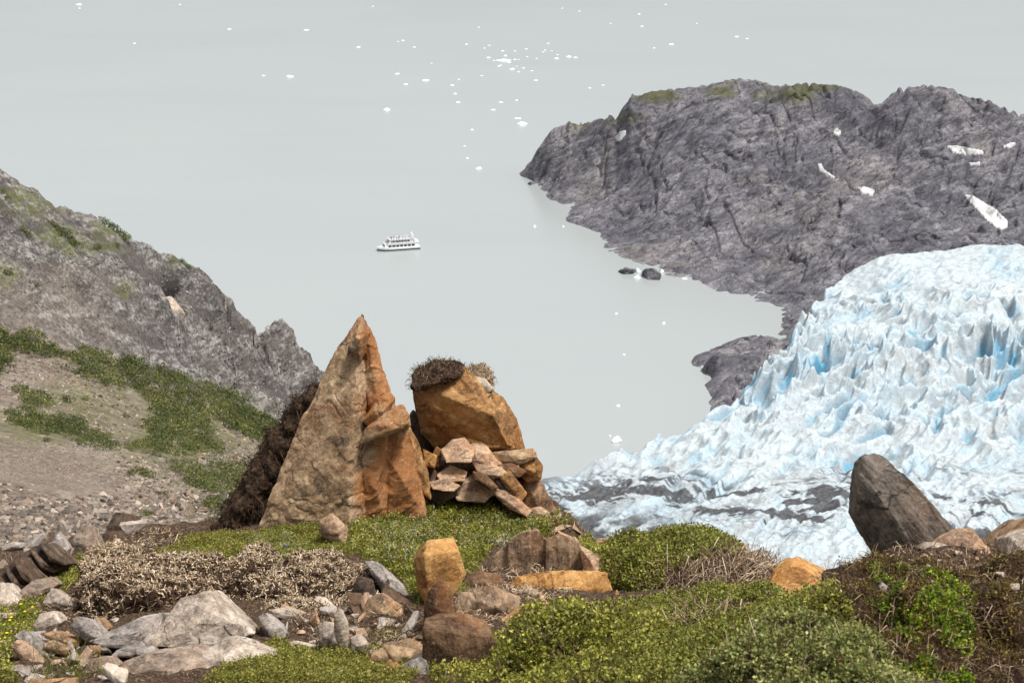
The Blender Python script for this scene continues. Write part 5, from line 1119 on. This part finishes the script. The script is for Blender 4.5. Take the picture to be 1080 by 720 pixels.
def floe(px, py, w, label, hgt, group=None):
    c = PZ(px, py, 0.0); dist = np.linalg.norm(c - [0, 0, H]); half = w * .5 * dist / F
    s = len(fme) % 5
    if len(fme) < 5:
        o = mk('ice_floe', fproto[s][0], fproto[s][1], M['floe']); fme.append(o)
    else:
        o = fme[s].copy(); COL.objects.link(o); fme.append(o)
        for k in ('group',):
            if k in o: del o[k]
    half *= .85; hgt *= .85
    o.location = c; o.scale = (half, half * random.uniform(.7, 1.1), hgt * .95); o.rotation_euler = (0, 0, random.uniform(-.3, .3) + (3.14 if random.random() < .5 else 0))
    tag(o, label, 'ice floe', group)
for (a, b, w, l_, hg) in SPECIAL: floe(a, b, w, l_, hg)
for (a, b, w) in FL:
    if (a, b) in done_xy: continue
    d = np.linalg.norm(PZ(a, b, 0) - [0, 0, H]); hg = max(.9, w * .2 * d / F * 1.3)
    if a < 400: l_, g_ = 'small ice floe scattered on the far water at the upper left', 'ice floes at the upper left'
    elif a > 618: l_, g_ = 'small ice floe scattered on the far water above the headland', 'ice floes above the headland'
    elif b < 82 and a > 484: l_, g_ = 'small ice floe in the scatter around the longest floe', 'ice floes around the longest floe'
    elif a < 470: l_, g_ = 'small ice floe on the far water left of the ice scatter', 'ice floes left of the scatter'
    else: l_, g_ = 'small ice floe in the loose column below the ice scatter', 'ice floes below the scatter'
    floe(a, b, w, l_, hg, g_)
def snow_patch(poly, label):
    xs = [p[0] for p in poly]; ys = [p[1] for p in poly]; st = .8
    A = np.arange(min(xs) - 2, max(xs) + 2, st); B = np.arange(min(ys) - 2, max(ys) + 2, st); idx = {}; V = []
    for j, b in enumerate(B):
        for i, a in enumerate(A):
            if in_poly(np.array([a + random.uniform(-.5, .5)]), np.array([b + random.uniform(-.3, .3)]), poly)[0]:
                h_ = hit(head_bvh, a, b)
                if h_ is not None: idx[i, j] = len(V); V.append(h_[0] + h_[1] * .35 + np.array([0, -.1, .25]))
    fs = [[idx[i, j], idx[i, j + 1], idx[i + 1, j + 1], idx[i + 1, j]] for (i, j) in idx if (i + 1, j) in idx and (i, j + 1) in idx and (i + 1, j + 1) in idx]
    if not fs: return
    V = np.array(V); n = len(V); V[:, 2] = V[:, 2] + .12 * rng.random(n)
    low = V - np.array([0, 0, 2.5]); ed = {}
    for f in fs:
        for k in range(4):
            e = (f[k], f[(k + 1) % 4]); ed[e] = ed.get(e, 0) + 1
    side = [[e[1], e[0], e[0] + n, e[1] + n] for e in ed if (e[1], e[0]) not in ed]
    b0 = V.mean(0)
    tag(mk('snow_patch', np.r_[V, low], np.array(fs + side), M['snow'], loc=b0), label, 'snow patch')
snow_patch([(1017, 206), (1026, 206), (1036, 213), (1052, 222), (1063, 234), (1062, 241), (1055, 243), (1044, 236), (1030, 222), (1022, 212)], 'largest white snow patch, long and slanting, on the right of the headland')
snow_patch([(998, 154), (1010, 154), (1036, 159), (1038, 163), (1018, 164), (1004, 161)], 'flat snow patch under the right summit of the headland')
snow_patch([(1056, 154), (1068, 150), (1074, 152), (1064, 156)], 'small thin snow patch at the far right of the headland')
snow_patch([(1022, 172), (1034, 171), (1035, 174), (1023, 175)], 'small snow patch between the two bigger patches on the right of the headland')
snow_patch([(903, 198), (912, 197), (923, 201), (920, 206), (910, 205)], 'small oval snow patch in the middle of the headland')
snow_patch([(648, 146), (654, 139), (662, 137), (659, 144), (653, 149)], 'small greyish snow patch near the left top of the headland')
snow_patch([(878, 138), (883, 135), (888, 139), (885, 144), (880, 142)], 'small squarish snow patch below the middle summit of the headland')
snow_patch([(862, 173), (867, 173), (869, 179), (880, 186), (880, 189), (870, 184), (864, 180)], 'narrow snow streak left of the oval patch on the headland')

# -- tour boat
M['boatwhite'] = flat('white_boat_paint', (.80, .80, .81, 1), .35, .5, .04, .6); M['navy'] = flat('navy_hull_paint', srgb(26, 34, 52), .4, .5, .1, .6); M['glass'] = flat('dark_window_glass', (.02, .024, .03, 1), .1, .5, .1, 1); M['deck'] = flat('grey_deck_paint', srgb(176, 178, 180), .7, .3, .08, 1)
def mesh_part(name, V, Fs, mat, parent): return mk(name, V, [np.array([f for f in Fs if len(f) == n]) for n in sorted({len(f) for f in Fs})], mat, parent, smooth=False)
def box(V, Fs, x0, x1, y0, y1, z0, z1, taper=0.0):
    n = len(V); V += [[x0, y0, z0], [x1, y0, z0], [x1, y1, z0], [x0, y1, z0], [x0, y0, z1], [x1 - taper, y0, z1], [x1 - taper, y1, z1], [x0, y1, z1]]
    Fs += [[n, n + 3, n + 2, n + 1], [n + 4, n + 5, n + 6, n + 7], [n, n + 1, n + 5, n + 4], [n + 1, n + 2, n + 6, n + 5], [n + 2, n + 3, n + 7, n + 6], [n + 3, n, n + 4, n + 7]]
bc = PZ(420, 263, 0.0); bdist = np.linalg.norm(bc - [0, 0, H])
boat = empty('tour_boat', bc, 'white two-deck tour boat with passengers on its open top deck, on the grey lake', 'boat', None, math.radians(180 + 17))
st = [(-13.2, 3.3, 1.7), (-12, 3.6, 1.7), (0, 3.7, 1.7), (6, 3.5, 1.8), (9.5, 2.6, 2.05), (12, 1.3, 2.35), (13.6, .12, 2.6)]
def hull_strip(name, lo, hi, out, mat):
    V, Fs = [], []
    for (x_, w_, sh) in st:
        for f in (lo, hi):
            z_ = sh * f if f > 0 else f; w2 = (w_ + out) * (.80 + .2 * max(0, min(1, f))); V += [[x_ - (.5 * (1 - max(f, 0)) if x_ > 11 else 0), -w2, z_], [x_ - (.5 * (1 - max(f, 0)) if x_ > 11 else 0), w2, z_]]
    for i in range(len(st) - 1):
        a = i * 4; b = a + 4; Fs += [[a, b, b + 2, a + 2], [a + 1, a + 3, b + 3, b + 1], [a + 2, b + 2, b + 3, a + 3], [a, a + 1, b + 1, b]]
    Fs += [[0, 2, 3, 1]]; e = (len(st) - 1) * 4; Fs += [[e, e + 1, e + 3, e + 2]]
    return mesh_part(name, V, Fs, mat, boat)
hl = hull_strip('hull', .30, 1.0, 0, M['boatwhite']); hull_strip('hull_bottom', -.6, .42, .06, M['navy'])
V, Fs = [], []; box(V, Fs, -12.0, 9.4, -3.1, 3.1, 1.7, 4.25, .7); mc = mesh_part('main_cabin', V, Fs, M['boatwhite'], boat)
def win(x0, x1, yy, z0, z1, parent):
    V, Fs = [], []; s_ = 1 if yy > 0 else -1; box(V, Fs, x0, x1, min(yy, yy + .05 * s_), max(yy, yy + .05 * s_), z0, z1); mesh_part('window', V, Fs, M['glass'], parent)
for s_ in (-1, 1):
    for k_ in range(7): win(-9.6 + k_ * 2.4, -7.7 + k_ * 2.4, 3.1 * s_, 2.35, 3.55, mc)
V, Fs = [], []; box(V, Fs, 8.9, 9.3, -2.4, 2.4, 2.6, 3.6, .25); mesh_part('windscreen', V, Fs, M['glass'], mc)
V, Fs = [], []; box(V, Fs, -12.4, 8.0, -3.35, 3.35, 4.25, 4.40); mesh_part('middle_deck', V, Fs, M['deck'], boat)
V, Fs = [], []; box(V, Fs, -8.5, 6.4, -2.75, 2.75, 4.40, 6.55, .5); uc = mesh_part('upper_cabin', V, Fs, M['boatwhite'], boat)
for s_ in (-1, 1):
    for k_ in range(6): win(-6.6 + k_ * 1.85, -5.15 + k_ * 1.85, 2.75 * s_, 5.15, 6.1, uc)
V, Fs = [], []; box(V, Fs, 6.0, 6.3, -2.2, 2.2, 5.2, 6.2, .2); mesh_part('windscreen', V, Fs, M['glass'], uc)
V, Fs = [], []; box(V, Fs, -9.5, 6.2, -3.2, 3.2, 6.55, 6.70); mesh_part('top_deck', V, Fs, M['deck'], boat)
def railing(x0, x1, w_, z_, hgt, step=1.25):
    V, Fs = [], []
    for yy in (-w_, w_):
        for zz in (.45, .95): box(V, Fs, x0, x1, yy - .04, yy + .04, z_ + hgt * zz, z_ + hgt * zz + .07)
        for q in np.arange(x0, x1 + .01, step): box(V, Fs, q - .04, q + .04, yy - .05, yy + .05, z_, z_ + hgt)
    for xx in (x0, x1):
        for zz in (.45, .95): box(V, Fs, xx - .04, xx + .04, -w_, w_, z_ + hgt * zz + .08, z_ + hgt * zz + .15)
    mesh_part('railing', V, Fs, M['boatwhite'], boat)
railing(-9.4, 6.0, 3.1, 6.70, 1.05); railing(-12.3, 7.2, 3.25, 4.40, 1.0); railing(9.6, 11.0, 1.8, 2.2, .95, .7)
V, Fs = [], []; box(V, Fs, -12.3, 7.2, -3.32, -3.27, 4.40, 4.9); box(V, Fs, -12.3, 7.2, 3.27, 3.32, 4.40, 4.9); mesh_part('bulwark', V, Fs, M['boatwhite'], boat)
V, Fs = [], []; box(V, Fs, -9.0, -8.7, -2.9, -2.6, 6.7, 9.0); box(V, Fs, -9.0, -8.7, 2.6, 2.9, 6.7, 9.0); box(V, Fs, -9.1, -8.4, -2.95, 2.95, 9.0, 9.3); box(V, Fs, -8.85, -8.65, -.1, .1, 9.3, 11.0); mesh_part('mast_arch', V, Fs, M['boatwhite'], boat)
V, Fs = [], []; box(V, Fs, -12.3, -9.4, 1.0, 2.6, 4.4, 5.4, 0); box(V, Fs, -11, -9.4, 1.0, 2.6, 5.4, 6.4, 0); mesh_part('stair', V, Fs, M['boatwhite'], boat)
# passengers: one skinned figure, copied
def person_mesh():
    bm = bmesh.new()
    J = [(0, 0, .95), (0, 0, 1.2), (0, 0, 1.42), (0, 0, 1.52), (0, 0.02, 1.66), (.11, 0, .9), (.12, .03, .5), (.12, 0, .06), (.13, .14, .04), (-.11, 0, .9), (-.12, .0, .5), (-.12, -.02, .06), (-.13, .12, .04), (.21, 0, 1.4), (.27, .06, 1.13), (.24, .26, .98), (-.21, 0, 1.4), (-.27, .06, 1.13), (-.24, .26, .98)]
    E = [(0, 1), (1, 2), (2, 3), (3, 4), (0, 5), (5, 6), (6, 7), (7, 8), (0, 9), (9, 10), (10, 11), (11, 12), (2, 13), (13, 14), (14, 15), (2, 16), (16, 17), (17, 18)]
    R = [.16, .15, .15, .07, .12, .11, .075, .05, .04, .11, .075, .05, .04, .075, .05, .04, .075, .05, .04]
    me = bpy.data.meshes.new('p'); me.from_pydata(J, E, []); o = bpy.data.objects.new('p', me); COL.objects.link(o)
    sk = o.modifiers.new('s', 'SKIN'); o.modifiers.new('u', 'SUBSURF').levels = 1
    for k, v in enumerate(me.skin_vertices[0].data): v.radius = (R[k], R[k]); v.use_root = k == 0
    em = bpy.data.meshes.new_from_object(o.evaluated_get(bpy.context.evaluated_depsgraph_get()))
    bpy.data.objects.remove(o); bm.free(); return em
pm = person_mesh(); M['skin'] = flat('skin', srgb(196, 150, 124), .6)
cloth = {'dark': (flat('dark_jacket', srgb(34, 36, 44), .9), 'passenger in a dark jacket'), 'red': (flat('red_jacket', srgb(150, 36, 44), .9), 'passenger in a red jacket'), 'blue': (flat('blue_jacket', srgb(44, 62, 104), .9), 'passenger in a blue jacket')}
pmesh = {}
for k_, (m_, _l) in cloth.items():
    q = pm.copy(); q.materials.clear(); q.materials.append(m_); q.materials.append(M['skin'])
    for p_ in q.polygons: p_.material_index = 1 if p_.center[2] > 1.5 else 0; p_.use_smooth = True
    pmesh[k_] = q
th = boat.rotation_euler.z; cb, sb = math.cos(th), math.sin(th)
deckp = [(4.4, 1.8, 6.7), (4.0, .2, 6.7), (3.0, 2.2, 6.7), (1.4, 1.9, 6.7), (.4, 2.3, 6.7), (-.6, .6, 6.7), (-2.6, 2.1, 6.7), (-3.1, -.4, 6.7), (-4.2, 2.3, 6.7), (-6.0, 1.4, 6.7), (4.2, -1.8, 6.7), (2.2, -1.6, 6.7), (-1.5, -2, 6.7)]
midp = [(4.6, 3.0, 4.4), (3.2, 3.0, 4.4), (.6, 3.02, 4.4), (-1.6, 3.0, 4.4), (-9.2, 2.4, 4.4), (-10.4, -.5, 4.4), (7.2, 1.6, 4.4), (7.3, -.8, 4.4)]
cn = ['dark', 'dark', 'red', 'dark', 'blue', 'dark', 'dark', 'red']
def passenger(q, k_, where):
    c_ = cn[k_ % 8]; o = bpy.data.objects.new('person', pmesh[c_]); COL.objects.link(o)
    o.location = bc + np.array([cb * q[0] - sb * q[1], sb * q[0] + cb * q[1], q[2]]); o.rotation_euler.z = random.uniform(0, 6.28)
    tag(o, cloth[c_][1] + ' standing ' + where, 'person', 'passengers ' + where)
for k_, q in enumerate(deckp): passenger(q, k_, 'on the top deck of the tour boat')
for k_, q in enumerate(midp): passenger(q, k_ + 2, 'on the middle deck of the tour boat')
print('VERTS', sum(len(m.vertices) for m in bpy.data.meshes))
